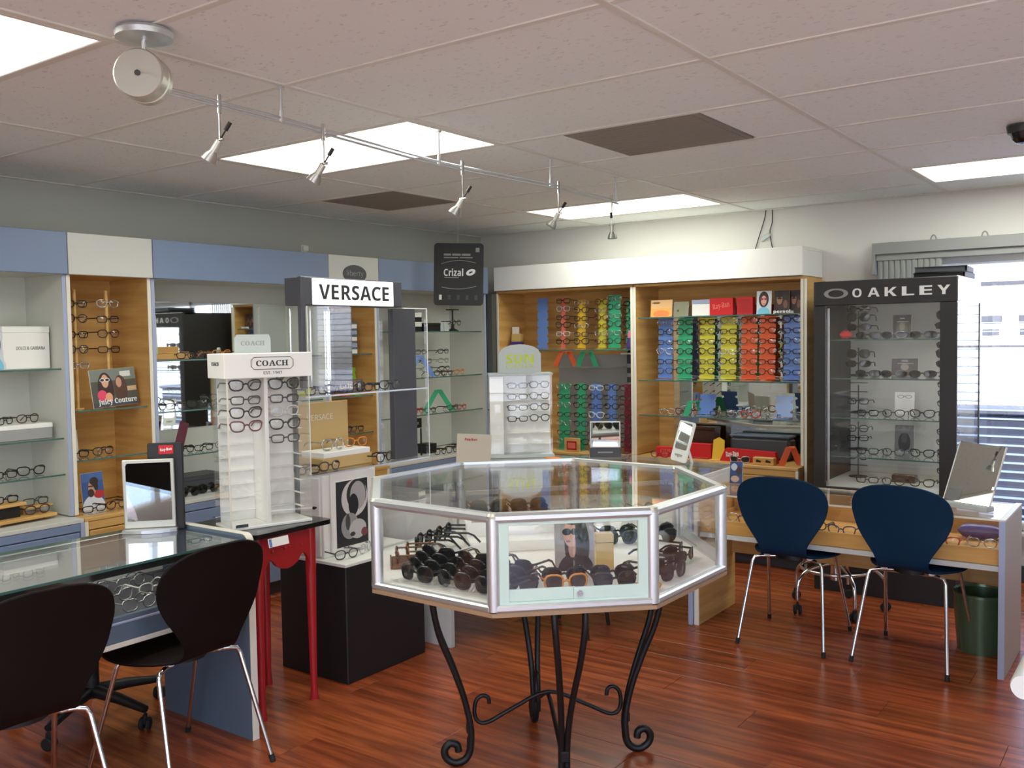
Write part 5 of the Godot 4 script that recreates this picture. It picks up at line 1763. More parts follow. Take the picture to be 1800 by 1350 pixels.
# ------------------------------------------------------------------ curved two-wire track with spot heads
func track_light():
	var o = thing("track_light", "curved two-rail track with a round silver transformer under the ceiling", "track light", Vector3(0, 0, 0))
	put(o, "canopy", lathe_mesh([Vector2(0, CH - 0.002), Vector2(0.07, CH - 0.002), Vector2(0.076, CH - 0.010), Vector2(0.074, CH - 0.024), Vector2(0.04, CH - 0.028), Vector2(0, CH - 0.028)], 24), M.alu, Vector3(2.526, 0, 4.734))
	put(o, "canopy_stem", tube_mesh([Vector3(2.524, CH - 0.026, 4.734), Vector3(2.524, CH - 0.07, 4.734)], 0.006, 8), M.alu)
	var dr = begin()
	var bs = Basis.from_euler(Vector3(0, deg_to_rad(38), 0)) * Basis(Vector3(1, 0, 0), Vector3(0, 0, 1), Vector3(0, -1, 0))
	add_lathe(dr, [Vector2(0, -0.045), Vector2(0.062, -0.045), Vector2(0.066, -0.040), Vector2(0.066, -0.014), Vector2(0.062, -0.012), Vector2(0.062, -0.006), Vector2(0.066, -0.004), Vector2(0.066, 0.038), Vector2(0.062, 0.043), Vector2(0, 0.043)], 28, Vector3(2.522, CH - 0.126, 4.738), bs)
	var d = put(o, "transformer", dr.commit(), M.satin)
	put(d, "screw", tube_mesh([Vector3(2.522, CH - 0.126, 4.738) + bs * Vector3(0, 0.042, 0), Vector3(2.522, CH - 0.126, 4.738) + bs * Vector3(0, 0.047, 0)], 0.008, 8), M.charcoal)
	var path = [Vector3(2.50, 2.205, 4.69), Vector3(2.45, 2.22, 4.58), Vector3(2.385, 2.236, 4.40), Vector3(2.36, 2.238, 4.12), Vector3(2.352, 2.226, 3.745), Vector3(2.338, 2.216, 3.31), Vector3(2.345, 2.219, 2.825), Vector3(2.352, 2.221, 2.40), Vector3(2.342, 2.214, 1.84)]
	var sm = spline(path, 5)
	var lo = []
	for p in sm:
		lo.append(p + Vector3(0.0, -0.014, 0))
	put(o, "rail", tube_mesh(sm, 0.0042, 6), M.alu)
	put(o, "rail", tube_mesh(lo, 0.0042, 6), M.alu)
	for q in [[2.360, 4.128, 2.244], [2.338, 3.297, 2.222], [2.347, 2.496, 2.226], [2.342, 1.862, 2.22]]:
		var st = begin()
		add_tube(st, [Vector3(q[0], CH - 0.001, q[1]), Vector3(q[0], CH - 0.006, q[1])], 0.012, 10)
		add_tube(st, [Vector3(q[0], CH - 0.005, q[1]), Vector3(q[0], q[2], q[1])], 0.0045, 8)
		add_tube(st, [Vector3(q[0], q[2] + 0.018, q[1]), Vector3(q[0], q[2] - 0.022, q[1])], 0.007, 8)
		put(o, "standoff", st.commit(), M.alu)
	var heads = [[Vector3(2.385, 2.236, 4.393), 0.115, deg_to_rad(-150), "nearest the round transformer"], [Vector3(2.356, 2.23, 3.94), 0.115, deg_to_rad(-150), "in front of the bright ceiling panel"], [Vector3(2.34, 2.217, 3.15), 0.135, deg_to_rad(-150), "third along the curved track"], [Vector3(2.352, 2.22, 2.435), 0.13, deg_to_rad(-140), "second from the far end of the track"], [Vector3(2.342, 2.215, 1.91), 0.13, deg_to_rad(-90), "at the far end of the track"]]
	for h in heads:
		var s = thing("spot_head", "small chrome spotlight hanging from the track, " + h[3], "spotlight", h[0], 0.0, "spotlights on the track")
		var st = begin()
		add_tube(st, [Vector3(0, 0.022, 0), Vector3(0, -0.035, 0)], 0.007, 8)
		put(s, "connector", st.commit(), M.chrome)
		put(s, "stem", tube_mesh([Vector3(0, -0.03, 0), Vector3(0, -h[1], 0)], 0.003, 6), M.chrome)
		var dir = Vector3(cos(h[2]) * 0.55, -0.83, -sin(h[2]) * 0.55).normalized()
		if h[3].begins_with("at the far"):
			dir = Vector3(0.05, -1, 0).normalized()
		var j = Vector3(0, -h[1], 0)
		put(s, "yoke", tube_mesh([j + Vector3(-0.016, 0, 0), j + Vector3(0.016, 0, 0)], 0.005, 8), M.chrome)
		var sock = begin()
		add_tube(sock, [j + dir * 0.004, j + dir * 0.042], [0.011, 0.012], 10)
		put(s, "socket", sock.commit(), M.satin)
		var rf = begin()
		add_tube(rf, [j + dir * 0.040, j + dir * 0.055, j + dir * 0.074], [0.012, 0.021, 0.026], 14)
		put(s, "reflector", rf.commit(), M.bulb)
		var arm = begin()
		add_tube(arm, [j, j - dir * 0.035], 0.0025, 6)
		add_tube(arm, [j - dir * 0.033, j - dir * 0.062], 0.0068, 8)
		put(s, "aiming_handle", arm.commit(), M.black)

# ------------------------------------------------------------------ what stands in the units on the left wall
func plain_box(called, label, cat, at, turn, size, m, lidm = null, group = ""):
	var o = thing(called, label, cat, at, turn, group)
	var lh = min(size.y * 0.3, 0.03)
	box(o, "body", Vector3(0, (size.y - lh) / 2, 0), Vector3(size.x, size.y - lh, size.z), m)
	box(o, "lid", Vector3(0, size.y - lh / 2, 0), Vector3(size.x + 0.003, lh, size.z + 0.003), m if lidm == null else lidm)
	return o

func a_frame(label, at, turn, hue, h, spread, group):
	var o = thing("folded_stand", label, "display stand", at, turn, group)
	for s in [-1.0, 1.0]:
		var st = begin()
		add_plate(st, [Vector2(s * spread - 0.022, 0.0), Vector2(s * spread + 0.022, 0.0), Vector2(0.02 + s * 0.012, h), Vector2(-0.02 + s * 0.012, h)], -0.03 * s - 0.002, -0.03 * s + 0.002)
		put(o, "strip", st.commit(), M[hue])
	box(o, "crossbar", Vector3(0, h - 0.006, 0), Vector3(0.05, 0.006, 0.066), M[hue], 0.001)
	return o

func unit_contents_left():
	var L = PI / 2
	var u = U.L0
	var g = "eyeglasses on the left-edge unit"
	# leftmost unit: white branded box with portrait card, grey box, wooden riser
	var d = plain_box("branded_box", "white branded box with thin lettering on the left-edge unit", "box", u.transform * Vector3(1.055, 1.387, 0.19), L, Vector3(0.225, 0.205, 0.14), M.white)
	lettering(d, "DOLCE & GABBANA", Vector3(0.02, 0.10, 0.0705), 0.14, 0.016, M.ink_grey, Vector3.ZERO, false, false)
	var pc = thing("portrait_card", "cropped portrait card of a woman in red sunglasses at the left edge", "card", u.transform * Vector3(0.90, 1.387, 0.26), L + 0.1)
	card(pc, "card", Vector3(0, 0.10, 0), Vector2(0.11, 0.20), portrait_image(5), Vector3(-0.05, 0, 0))
	plain_box("grey_box", "flat silver-grey box with pairs on its lid, left-edge unit", "box", u.transform * Vector3(1.02, 1.047, 0.20), L, Vector3(0.26, 0.075, 0.18), M.cardboard_grey, M.white)
	for k in 2:
		glasses(u.transform * Vector3(0.95 + 0.11 * k, 1.124, 0.24), L + 0.5 - 0.3 * k, k, ["f_black", "f_brown"][k], "lens", "%s eyeglasses on the silver-grey box lid" % ["black", "brown"][k], g)
	shelf_row(u, 0.869, 0.25, [0.80, 0.93, 1.06], ["f_brown", "f_black", "f_black"], [1, 0, 2], "on the lowest glass shelf, left-edge unit", g)
	var wr = thing("wooden_riser", "stepped light-wood riser on the left blue cabinet", "riser", u.transform * Vector3(0.98, 0.656, 0.25), L + 0.1)
	box(wr, "lower_board", Vector3(0, 0.02, 0.02), Vector3(0.30, 0.016, 0.15), M.oak, 0.003)
	for q in [[-0.12, 0.01], [0.12, 0.01]]:
		box(wr, "foot", Vector3(q[0], 0.006, q[1]), Vector3(0.03, 0.012, 0.10), M.oak)
	box(wr, "black_block", Vector3(-0.07, 0.055, 0.0), Vector3(0.12, 0.054, 0.09), M.black)
	box(wr, "upper_board", Vector3(-0.07, 0.09, 0.0), Vector3(0.17, 0.016, 0.12), M.oak, 0.003)
	box(wr, "side_board", Vector3(0.09, 0.06, 0.0), Vector3(0.15, 0.012, 0.08), M.oak, 0.003)
	box(wr, "side_post", Vector3(0.03, 0.045, 0.0), Vector3(0.012, 0.05, 0.03), M.oak)
	glasses(wr.transform * Vector3(-0.07, 0.099, 0.03), L, 0, "f_black", "lens", "black eyeglasses on the upper board of the wooden riser", g)
	glasses(wr.transform * Vector3(0.09, 0.067, 0.02), L, 0, "f_gun", "lens", "gunmetal eyeglasses on the side board of the wooden riser", g)
	glasses(wr.transform * Vector3(0.07, 0.029, 0.06), L, 1, "f_brown", "lens", "brown eyeglasses on the lower board of the wooden riser", g)
	# oak-lined unit: two rods with pegs
	u = U.W1
	g = "eyeglasses on the wooden rods"
	for c in 2:
		var x = [0.112, 0.285][c]
		var rd = thing("peg_rod", "%s round wooden rod with pegs in the narrow oak unit" % ["left", "right"][c], "rod", u.transform * Vector3(x, 1.173, 0.24), L, "wooden peg rods")
		put(rd, "rod", tube_mesh([Vector3(0, 0.004, 0), Vector3(0, 0.605, 0)], 0.0095, 10), M.oak)
		put(rd, "foot", lathe_mesh([Vector2(0, 0), Vector2(0.03, 0), Vector2(0.03, 0.006), Vector2(0, 0.007)], 14), M.oak)
		for k in 5:
			var y = 0.215 + 0.078 * k
			put(rd, "peg_bar", tube_mesh([Vector3(-0.066, y, 0.012), Vector3(0.066, y, 0.012)], 0.003, 6), M.acrylic)
			if k == 0 and c == 1:
				continue
			var fm = ["f_silver", "f_gun", "f_black", "f_brown", "f_black"][(k + c) % 5]
			glasses(u.transform * Vector3(x, 1.173 + y - 0.012, 0.258), L, (k + c) % 2, fm, "lens", "%s eyeglasses on the %s wooden rod, %s bar from bottom" % [HUE[fm], ["left", "right"][c], ORD[k]], g)
	var jc = thing("picture_card", "white-bordered picture card of two women with script lettering", "card", u.transform * Vector3(0.285, 1.173, 0.285), L, "")
	card(jc, "card", Vector3(0, 0.103, 0), Vector2(0.255, 0.195), portrait_image(2), Vector3(-0.12, 0, 0.05), 0.006)
	lettering(jc, "Juicy Couture", Vector3(0.012, 0.032, 0.014), 0.215, 0.036, M.letter_white, Vector3(-0.12, 0, 0.05), true, true)
	shelf_row(u, 0.926, 0.26, [0.10, 0.24], ["f_black", "f_gun"], [0, 1], "on the glass shelf under the two-women card", "eyeglasses in the narrow oak unit")
	var wc = thing("white_card", "plain white card leaning on the glass shelf of the oak unit", "card", u.transform * Vector3(0.11, 0.926, 0.12), L)
	box(wc, "sheet", Vector3(0, 0.065, 0), Vector3(0.12, 0.13, 0.003), M.paper, 0.0005, Vector3(-0.1, 0, 0))
	var mc = thing("picture_card", "picture card of a man in profile against blue sky", "card", u.transform * Vector3(0.145, 0.656, 0.29), L + 0.08)
	card(mc, "card", Vector3(0, 0.098, 0), Vector2(0.125, 0.19), portrait_image(3), Vector3(-0.1, 0, 0))
	var tp = thing("clear_plate", "clear plate under pairs on the narrow oak cabinet", "tray", u.transform * Vector3(0.21, 0.656, 0.38), L)
	box(tp, "plate", Vector3(0, 0.004, 0), Vector3(0.34, 0.008, 0.10), M.shelf_glass, 0.0)
	for k in 3:
		glasses(u.transform * Vector3(0.09 + 0.12 * k, 0.665, 0.40), L + 0.1 * k, k, ["f_black", "f_brown", "f_gun"][k], "lens", "%s eyeglasses on the clear plate, %s from left" % [["black", "brown", "gunmetal"][k], ORD[k]], "eyeglasses in the narrow oak unit")
	# mirror-backed unit behind the towers
	u = U.B2
	g = "eyeglasses in the mirror-backed unit"
	shelf_row(u, 1.133, 0.26, [0.09, 0.22, 0.35, 0.75, 0.89, 1.03], ["f_black", "f_brown", "f_black", "f_gun"], [1, 0, 2], "on the upper shelf, mirror-backed unit", g)
	shelf_row(u, 0.886, 0.26, [0.12, 0.25, 0.38, 0.52, 0.80, 0.94], ["f_gun", "f_black", "f_black"], [0, 1], "on the lower shelf, mirror-backed unit", g)
	shelf_row(u, 0.656, 0.36, [0.20, 0.34, 0.50], ["f_black"], [3], "on the blue cabinet, mirror-backed unit", "sunglasses on the blue cabinet", "sun_lens")
	var pl = thing("wooden_block", "light wooden block on the top shelf of the mirror-backed unit", "block", u.transform * Vector3(0.17, 1.411, 0.20), L)
	box(pl, "board", Vector3(0, 0.015, 0), Vector3(0.27, 0.03, 0.12), M.oak, 0.003)
	box(pl, "step", Vector3(0.03, 0.05, -0.02), Vector3(0.14, 0.04, 0.06), M.oak, 0.003)
	var fp = thing("portrait_card", "portrait card of a woman in a pale green top by the mirror", "card", u.transform * Vector3(0.07, 1.411, 0.24), L)
	var im = portrait_image(5)
	for y in range(88, 120):
		for x in 96:
			if im.get_pixel(x, y).b > 0.6:
				im.set_pixel(x, y, rgb(176, 200, 150))
	card(fp, "card", Vector3(0, 0.12, 0), Vector2(0.09, 0.24), im, Vector3(-0.05, 0, 0))
	for k in 4:
		glasses(u.transform * Vector3(0.27 + 0.12 * k, 1.412, 0.28), L + rng.randf_range(-0.3, 0.3), k % 3, ["f_black", "f_brown", "f_amber", "f_black"][k], "lens", "%s eyeglasses on the top shelf, mirror-backed unit, %s from left" % [["black", "brown", "amber", "black"][k], ORD[k]], g)
	var bd = thing("brown_card", "leaning dark pink card on the lower shelf by the mirror", "card", u.transform * Vector3(0.30, 0.886, 0.16), L)
	box(bd, "sheet", Vector3(0, 0.08, 0), Vector3(0.06, 0.17, 0.004), M.f_wine, 0.001, Vector3(0, 0, -0.3))
	plain_box("dark_box", "long dark grey box under the lower shelf by the mirror", "box", u.transform * Vector3(0.34, 0.656, 0.16), L, Vector3(0.36, 0.09, 0.16), M.charcoal)
	# narrow oak unit beyond the clear tower
	u = U.W3
	for k in 5:
		plain_box("striped_box", "pale blue and white carton, %s up in the stack behind the clear tower" % ORD[k], "box", u.transform * Vector3(0.30, 1.411 + 0.042 * k, 0.22), L, Vector3(0.13, 0.041, 0.10), M.white if k % 2 == 0 else M.blue_edge, M.slate, "cartons behind the clear tower")
	holder(u, 0.24, 1.133, 0.26, 4, 0.058, "h_orange", "", "orange strip behind the clear tower", [], "orange frame holder in the oak unit behind the clear tower", "holders behind the clear tower", 0.04, 0.04)
	holder(u, 0.34, 1.133, 0.24, 3, 0.055, "h_lime", "", "lime strip behind the clear tower", [], "lime frame holder in the oak unit behind the clear tower", "holders behind the clear tower", 0.04, 0.035)
	holder(u, 0.14, 1.411, 0.24, 5, 0.06, "h_plum", "", "plum strip behind the clear tower", ["f_black", "f_gun"], "plum frame holder in the oak unit behind the clear tower", "holders behind the clear tower", 0.04, 0.03)
	shelf_row(u, 0.886, 0.26, [0.10, 0.23, 0.36], ["f_gun", "f_black"], [0, 1], "on the lower shelf of the unit behind the clear tower", "eyeglasses behind the clear tower")
	# corner unit
	u = U.B4
	g = "eyeglasses in the corner unit"
	for k in 4:
		plain_box("striped_box", "black and white shoe-sized box, %s up in the corner stack" % ORD[k], "box", u.transform * Vector3(0.52, 1.558 + 0.034 * k, 0.2), L, Vector3(0.13, 0.034, 0.12), M.black if k % 2 == 0 else M.white, null, "stacked boxes in the corner unit")
	plain_box("dark_box", "low black box beside the striped stack in the corner unit", "box", u.transform * Vector3(0.68, 1.558, 0.22), L, Vector3(0.16, 0.06, 0.14), M.black)
	for k in 2:
		var p = thing("grey_plaque", "small silver plaque on the top shelf of the corner unit, %s of two" % ["left", "right"][k], "plaque", u.transform * Vector3(0.81 + 0.062 * k, 1.558, 0.25), L)
		box(p, "plate", Vector3(0, 0.035, 0), Vector3(0.055, 0.07, 0.006), M.plaque_grey, 0.001, Vector3(-0.1, 0, 0))
		box(p, "foot", Vector3(0, 0.003, -0.012), Vector3(0.05, 0.006, 0.03), M.plaque_grey, 0.001)
	var ts = thing("spectacle_stand", "black pedestal stand holding a pair under the hanging sign", "display stand", u.transform * Vector3(0.95, 1.558, 0.25), L)
	put(ts, "base", lathe_mesh([Vector2(0, 0), Vector2(0.045, 0), Vector2(0.045, 0.006), Vector2(0.014, 0.02), Vector2(0.010, 0.05), Vector2(0.006, 0.06), Vector2(0.006, 0.16), Vector2(0, 0.16)], 16), M.black)
	box(ts, "top_plate", Vector3(0, 0.163, 0), Vector3(0.10, 0.008, 0.05), M.black)
	glasses(u.transform * Vector3(0.95, 1.60, 0.285), L, 1, "f_gun", "lens", "gunmetal eyeglasses on the pedestal stand under the hanging sign", g)
	a_frame("blue folded stand in the corner unit", u.transform * Vector3(0.60, 1.225, 0.22), L - 0.7, "h_blue", 0.155, 0.10, "folded stands in the corner unit")
	a_frame("green folded stand in the corner unit", u.transform * Vector3(0.80, 0.958, 0.22), L - 0.7, "h_green", 0.16, 0.11, "folded stands in the corner unit")
	holder(u, 0.42, 0.958, 0.26, 3, 0.055, "h_orange", "orange", "orange strip in the corner unit", [], "short orange frame holder in the corner unit", "holders in the corner unit", 0.06, 0.03)
	holder(u, 0.34, 1.225, 0.22, 2, 0.055, "h_lime", "lime", "lime strip in the corner unit", [], "short lime frame holder in the corner unit", "holders in the corner unit", 0.06, 0.04)
	var bt = thing("dark_bottle", "dark red bottle with an amber cap in the corner unit", "bottle", u.transform * Vector3(0.47, 1.225, 0.20), L)
	put(bt, "body", lathe_mesh([Vector2(0, 0), Vector2(0.022, 0), Vector2(0.024, 0.01), Vector2(0.024, 0.11), Vector2(0.012, 0.135), Vector2(0.012, 0.15), Vector2(0, 0.15)], 14), M.f_wine)
	put(bt, "cap", lathe_mesh([Vector2(0, 0.148), Vector2(0.014, 0.148), Vector2(0.014, 0.185), Vector2(0, 0.187)], 12), M.f_amber)
	# clear brackets with pairs against the corner unit's back, on its two middle shelves
	var rows = [[1.40, 0.66], [1.40, 0.92], [1.33, 0.92], [1.33, 0.72], [1.27, 0.93], [1.27, 0.73]]
	for k in rows.size():
		var q = rows[k]
		var fm = ["f_gun", "f_black", "f_silver"][k % 3]
		var pk = thing("wall_peg", "clear wall peg for a pair in the corner unit, %s of six" % ORD[k], "peg", u.transform * Vector3(q[1], q[0] + 0.012, 0.021), L, "wall pegs in the corner unit")
		put(pk, "arm", tube_mesh([Vector3(0, 0, 0), Vector3(0, 0, 0.17)], 0.003, 6), M.acrylic)
		put(pk, "plate", tube_mesh([Vector3(0, 0, 0), Vector3(0, 0, 0.003)], 0.010, 10), M.plaque_grey)
		glasses(u.transform * Vector3(q[1], q[0] - 0.012, 0.182), L, 0, fm, "lens", "%s eyeglasses on the %s wall peg of the corner unit" % [HUE[fm], ORD[k]], g)
	shelf_row(u, 1.225, 0.27, [0.42, 0.76, 0.88, 1.0], ["f_amber", "f_black", "f_gun"], [0, 1], "on the middle shelf, corner unit", g)
	shelf_row(u, 0.958, 0.27, [0.53, 0.66, 0.90, 1.02], ["f_red", "f_black", "f_gun"], [1, 0], "on the lower shelf, corner unit", g)
	var ro = begin()
	var hf = thing("logo_rack", "tall black rack with a small logo plate in the corner unit", "rack", u.transform * Vector3(0.45, 0.656, 0.30), L)
	box(hf, "plate", Vector3(0, 0.24, 0), Vector3(0.12, 0.07, 0.012), M.black)
	for s in [-1.0, 1.0]:
		box(hf, "upright", Vector3(0.054 * s, 0.10, 0), Vector3(0.010, 0.20, 0.012), M.black)
	lettering(hf, "GUESS", Vector3(0, 0.24, 0.0065), 0.05, 0.016, M.cardboard_grey)
	plain_box("dark_box", "rounded black cap-like box low in the corner unit", "box", u.transform * Vector3(0.66, 0.656, 0.22), L, Vector3(0.10, 0.07, 0.10), M.black)
	shelf_row(u, 0.656, 0.38, [0.62, 0.75, 0.88], ["f_black", "f_brown"], [1, 3], "on the blue cabinet, corner unit", g)

# ------------------------------------------------------------------ what stands in the units on the back wall
func unit_contents_back():
	var u = U.U1
	var g = "holders in the first oak unit"
	var up = [[0.36, 0.36, "h_blue", "blue", "tall blue", 6, 0.048, 0.062], [0.53, 0.40, "h_coral", "coral", "narrow coral", 6, 0.02, 0.062], [0.71, 0.38, "h_amber", "amber", "tall amber", 6, 0.035, 0.058], [0.87, 0.38, "h_yellow", "yellow", "tall yellow", 6, 0.034, 0.058], [0.99, 0.40, "h_green", "green", "tall green", 6, 0.05, 0.062], [1.11, 0.36, "h_green", "green", "half-hidden green", 6, 0.04, 0.055]]
	var sets = [[], ["f_black", "f_white", "f_black"], ["f_black", "f_gun", "f_silver"], ["f_wine", "f_silver", "f_tort"], ["f_gun", "f_silver"], ["f_brown", "f_black"]]
	for i in up.size():
		var q = up[i]
		holder(u, q[0], 1.406, 0.27 - 0.03 * (i % 2), q[5], q[7], q[2], q[3], q[4] + " strip, first oak unit", sets[i], q[4] + " frame holder on the upper shelf of the first oak unit", g, 0.03, q[6])
	var cl = thing("perfume_box", "stack of small pink and cream cartons in the first oak unit", "carton", u.transform * Vector3(0.10, 1.406, 0.24), 0.2)
	box(cl, "pink_box", Vector3(0, 0.02, 0), Vector3(0.10, 0.04, 0.07), M.pink)
	box(cl, "purple_band", Vector3(0, 0.052, 0), Vector3(0.09, 0.022, 0.06), M.purple)
	box(cl, "cream_box", Vector3(0, 0.093, 0), Vector3(0.075, 0.06, 0.05), M.gold_card)
	box(cl, "card", Vector3(-0.015, 0.15, -0.01), Vector3(0.06, 0.055, 0.006), M.cream_edge)
	var bl = thing("purple_bottle", "small purple and pink bottle at the right of the upper shelf", "bottle", u.transform * Vector3(1.14, 1.406, 0.31), 0.0)
	put(bl, "body", lathe_mesh([Vector2(0, 0), Vector2(0.026, 0), Vector2(0.028, 0.02), Vector2(0.016, 0.08), Vector2(0, 0.082)], 14), M.purple)
	put(bl, "cap", lathe_mesh([Vector2(0, 0.08), Vector2(0.018, 0.08), Vector2(0.012, 0.13), Vector2(0, 0.132)], 12), M.pink)
	a_frame("orange folded stand under the upper shelf of the first oak unit", u.transform * Vector3(0.545, 1.279, 0.24), 0.0, "h_orange", 0.115, 0.07, "folded stands in the first oak unit")
	a_frame("green folded stand under the upper shelf of the first oak unit", u.transform * Vector3(0.70, 1.279, 0.18), 0.0, "h_green", 0.11, 0.06, "folded stands in the first oak unit")
	var low = [[0.565, "h_green", "light green", 7, 0.048], [0.715, "h_green", "narrow green", 7, 0.036], [0.845, "h_blue", "pale blue", 7, 0.042], [0.975, "h_blue", "narrow blue", 7, 0.036], [1.105, "h_plum", "plum", 7, 0.028]]
	var s2 = [["f_silver", "f_gun"], ["f_black", "f_brown", "f_gun"], ["f_white", "f_navy", "f_gun"], ["f_black", "f_gun"], ["f_wine", "f_brown"]]
	for i in low.size():
		var q = low[i]
		holder(u, q[0], 0.656, 0.30, q[3], 0.068, q[1], q[2], q[2] + " strip low in the first oak unit", s2[i], q[2] + " frame holder on the cabinet of the first oak unit", g, 0.03, q[4])
	var gp = thing("framed_sign", "small red sign in an oak frame on the first oak cabinet", "sign", u.transform * Vector3(0.70, 0.656, 0.40), 0.0)
	box(gp, "frame", Vector3(0, 0.05, 0), Vector3(0.13, 0.10, 0.02), M.oak, 0.003)
	box(gp, "red_panel", Vector3(0, 0.045, 0.0105), Vector3(0.085, 0.065, 0.003), M.red, 0.001)
	box(gp, "pale_centre", Vector3(0, 0.045, 0.0122), Vector3(0.065, 0.042, 0.001), M.h_coral, 0.0)
	var cr = thing("clear_column", "dark-edged clear column of pairs in the first oak unit", "display column", u.transform * Vector3(1.02, 1.02, 0.08), 0.0)
	box(cr, "column", Vector3(0, 0.17, 0), Vector3(0.06, 0.34, 0.02), M.charcoal)
	box(cr, "bracket", Vector3(0, 0.35, 0.02), Vector3(0.12, 0.012, 0.06), M.white)
	for k in 4:
		box(cr, "clip", Vector3(0.0, 0.05 + 0.07 * k, 0.013), Vector3(0.05, 0.03, 0.006), M.cardboard_grey)
	# second unit: seven rainbow holders, cards above, loose pairs and boxes below
	u = U.U2
	g = "rainbow holders in the second oak unit"
	var cols = [[0.185, "h_blue", "first blue"], [0.335, "h_green", "green"], [0.50, "h_yellow", "first yellow"], [0.655, "h_yellow", "second yellow"], [0.80, "h_orange", "first orange"], [0.925, "h_orange", "second orange"], [1.09, "h_blue", "last blue"]]
	var s3 = [["f_gun", "f_black", "f_silver"], ["f_black", "f_brown"], ["f_black", "f_gun", "f_black"], ["f_brown", "f_black", "f_silver"], ["f_brown", "f_tort"], ["f_brown", "f_black"], ["f_navy", "f_gun"]]
	for i in cols.size():
		holder(u, cols[i][0], 1.189, 0.25, 6, 0.068, cols[i][1], "", cols[i][2] + " strip, second oak unit", s3[i], cols[i][2] + " frame holder, counted from left, in the second oak unit", g, 0.04, 0.055)
	var cards = [[0.185, 0.165, 0.118, "h_amber", "orange printed card at the left of the top shelf"], [0.335, 0.11, 0.10, "cardboard_grey", "grey-green card on the top shelf of the second oak unit"]]
	for q in cards:
		var c = thing("picture_card", q[4], "card", u.transform * Vector3(q[0], 1.629, 0.30), 0.0, "cards on the top shelf")
		var im = Image.create(48, 36, false, Image.FORMAT_RGB8)
		if q[3] == "h_amber":
			im.fill(rgb(222, 176, 122))
			im.fill_rect(Rect2i(0, 18, 48, 18), rgb(228, 164, 84))
			ell(im, 24, 30, 18, 8, rgb(226, 130, 74))
			ell(im, 12, 6, 9, 2, rgb(110, 80, 60))
		else:
			im.fill(rgb(128, 126, 104))
			ell(im, 14, 22, 4, 3, rgb(70, 72, 60))
		card(c, "card", Vector3(0, q[2] / 2, 0), Vector2(q[1], q[2]), im, Vector3(-0.1, 0, 0))
	plain_box("white_box", "small white and blue carton on the top shelf of the second oak unit", "carton", u.transform * Vector3(0.475, 1.629, 0.25), 0.0, Vector3(0.13, 0.11, 0.08), M.white, M.blue_edge)
	for k in 2:
		var rb = thing("red_sign_block", ["red brand block with script on the top shelf", "plain red block at the right of the script one"][k], "sign", u.transform * Vector3([0.625, 0.79][k], 1.629, 0.27), 0.0, "red brand blocks")
		box(rb, "block", Vector3(0, 0.058, 0), Vector3([0.165, 0.11][k], 0.116, 0.05), M.red_print, 0.002)
		if k == 0:
			lettering(rb, "Ray-Ban", Vector3(0, 0.06, 0.0255), 0.12, 0.045, M.h_coral, Vector3(0, 0, 0.15), true, true)
		else:
			box(rb, "rim", Vector3(0, 0.058, 0.0255), Vector3(0.09, 0.09, 0.001), M.red, 0.0)
	for k in 3:
		var pc = thing("portrait_card", ["portrait card of a woman in a light blue top", "portrait card of a brown-haired person beside the blue-top card", "dark portrait card at the right end of the top shelf"][k], "card", u.transform * Vector3([0.925, 1.035, 1.12][k], 1.629, 0.30 - 0.02 * k), 0.0, "portrait cards on the top shelf")
		card(pc, "card", Vector3(0, 0.075, 0), Vector2([0.10, 0.10, 0.085][k], 0.15), portrait_image([5, 6, 6][k]), Vector3(-0.08, 0, 0))
	var ps = thing("clear_brand_strip", "white lettering strip on the right end of the top glass shelf", "sign", u.transform * Vector3(1.05, 1.629, 0.345), 0.0)
	box(ps, "strip", Vector3(0, 0.008, 0), Vector3(0.17, 0.016, 0.004), M.acrylic, 0.0)
	lettering(ps, "persol", Vector3(0.01, 0.010, 0.003), 0.11, 0.026, M.letter_white, Vector3.ZERO, false, true)
	# third shelf
	g = "eyeglasses on the third shelf, second oak unit"
	shelf_row(u, 0.944, 0.26, [0.20, 0.32, 0.58, 0.70, 0.82, 0.94], ["f_silver", "f_wine", "f_brown", "f_silver", "f_red"], [1, 2, 0], "on the third shelf, second oak unit", g)
	a_frame("green folded stand on the third shelf of the second oak unit", u.transform * Vector3(0.40, 0.944, 0.24), 0.0, "h_green", 0.10, 0.05, "folded stands in the second oak unit")
	for k in 2:
		holder(u, [0.49, 1.03][k], 0.944, 0.24, 2, 0.065, "h_blue", "", "low blue strip", [], ["low pale blue holder in the middle of the third shelf", "low pale blue holder at the right of the third shelf"][k], "low blue holders", 0.25, 0.06)
	# on the cabinet: red brand boxes, tan cases, wooden block
	var gb = thing("red_sign_block", "low red brand block with outline lettering on the second oak cabinet", "sign", u.transform * Vector3(0.27, 0.656, 0.33), 0.0)
	box(gb, "block", Vector3(0, 0.035, 0), Vector3(0.22, 0.07, 0.05), M.red_print, 0.002)
	lettering(gb, "GUESS", Vector3(-0.01, 0.04, 0.0255), 0.13, 0.032, M.h_coral, Vector3.ZERO, true, true)
	var rb1 = thing("red_sign_block", "plain red block behind the white hand mirror", "sign", u.transform * Vector3(0.45, 0.656, 0.28), 0.0)
	box(rb1, "block", Vector3(0, 0.05, 0), Vector3(0.20, 0.10, 0.05), M.red_print, 0.002)
	box(rb1, "foot", Vector3(0, 0.004, 0.02), Vector3(0.18, 0.008, 0.06), M.red, 0.001)
	var rb3 = thing("red_sign_block", "long red brand block with white script on the second oak cabinet", "sign", u.transform * Vector3(0.835, 0.656, 0.33), 0.0)
	put(rb3, "block", plate_mesh([Vector2(-0.20, 0.0), Vector2(0.19, 0.0), Vector2(0.18, 0.075), Vector2(-0.16, 0.085)], -0.025, 0.025), M.red_print)
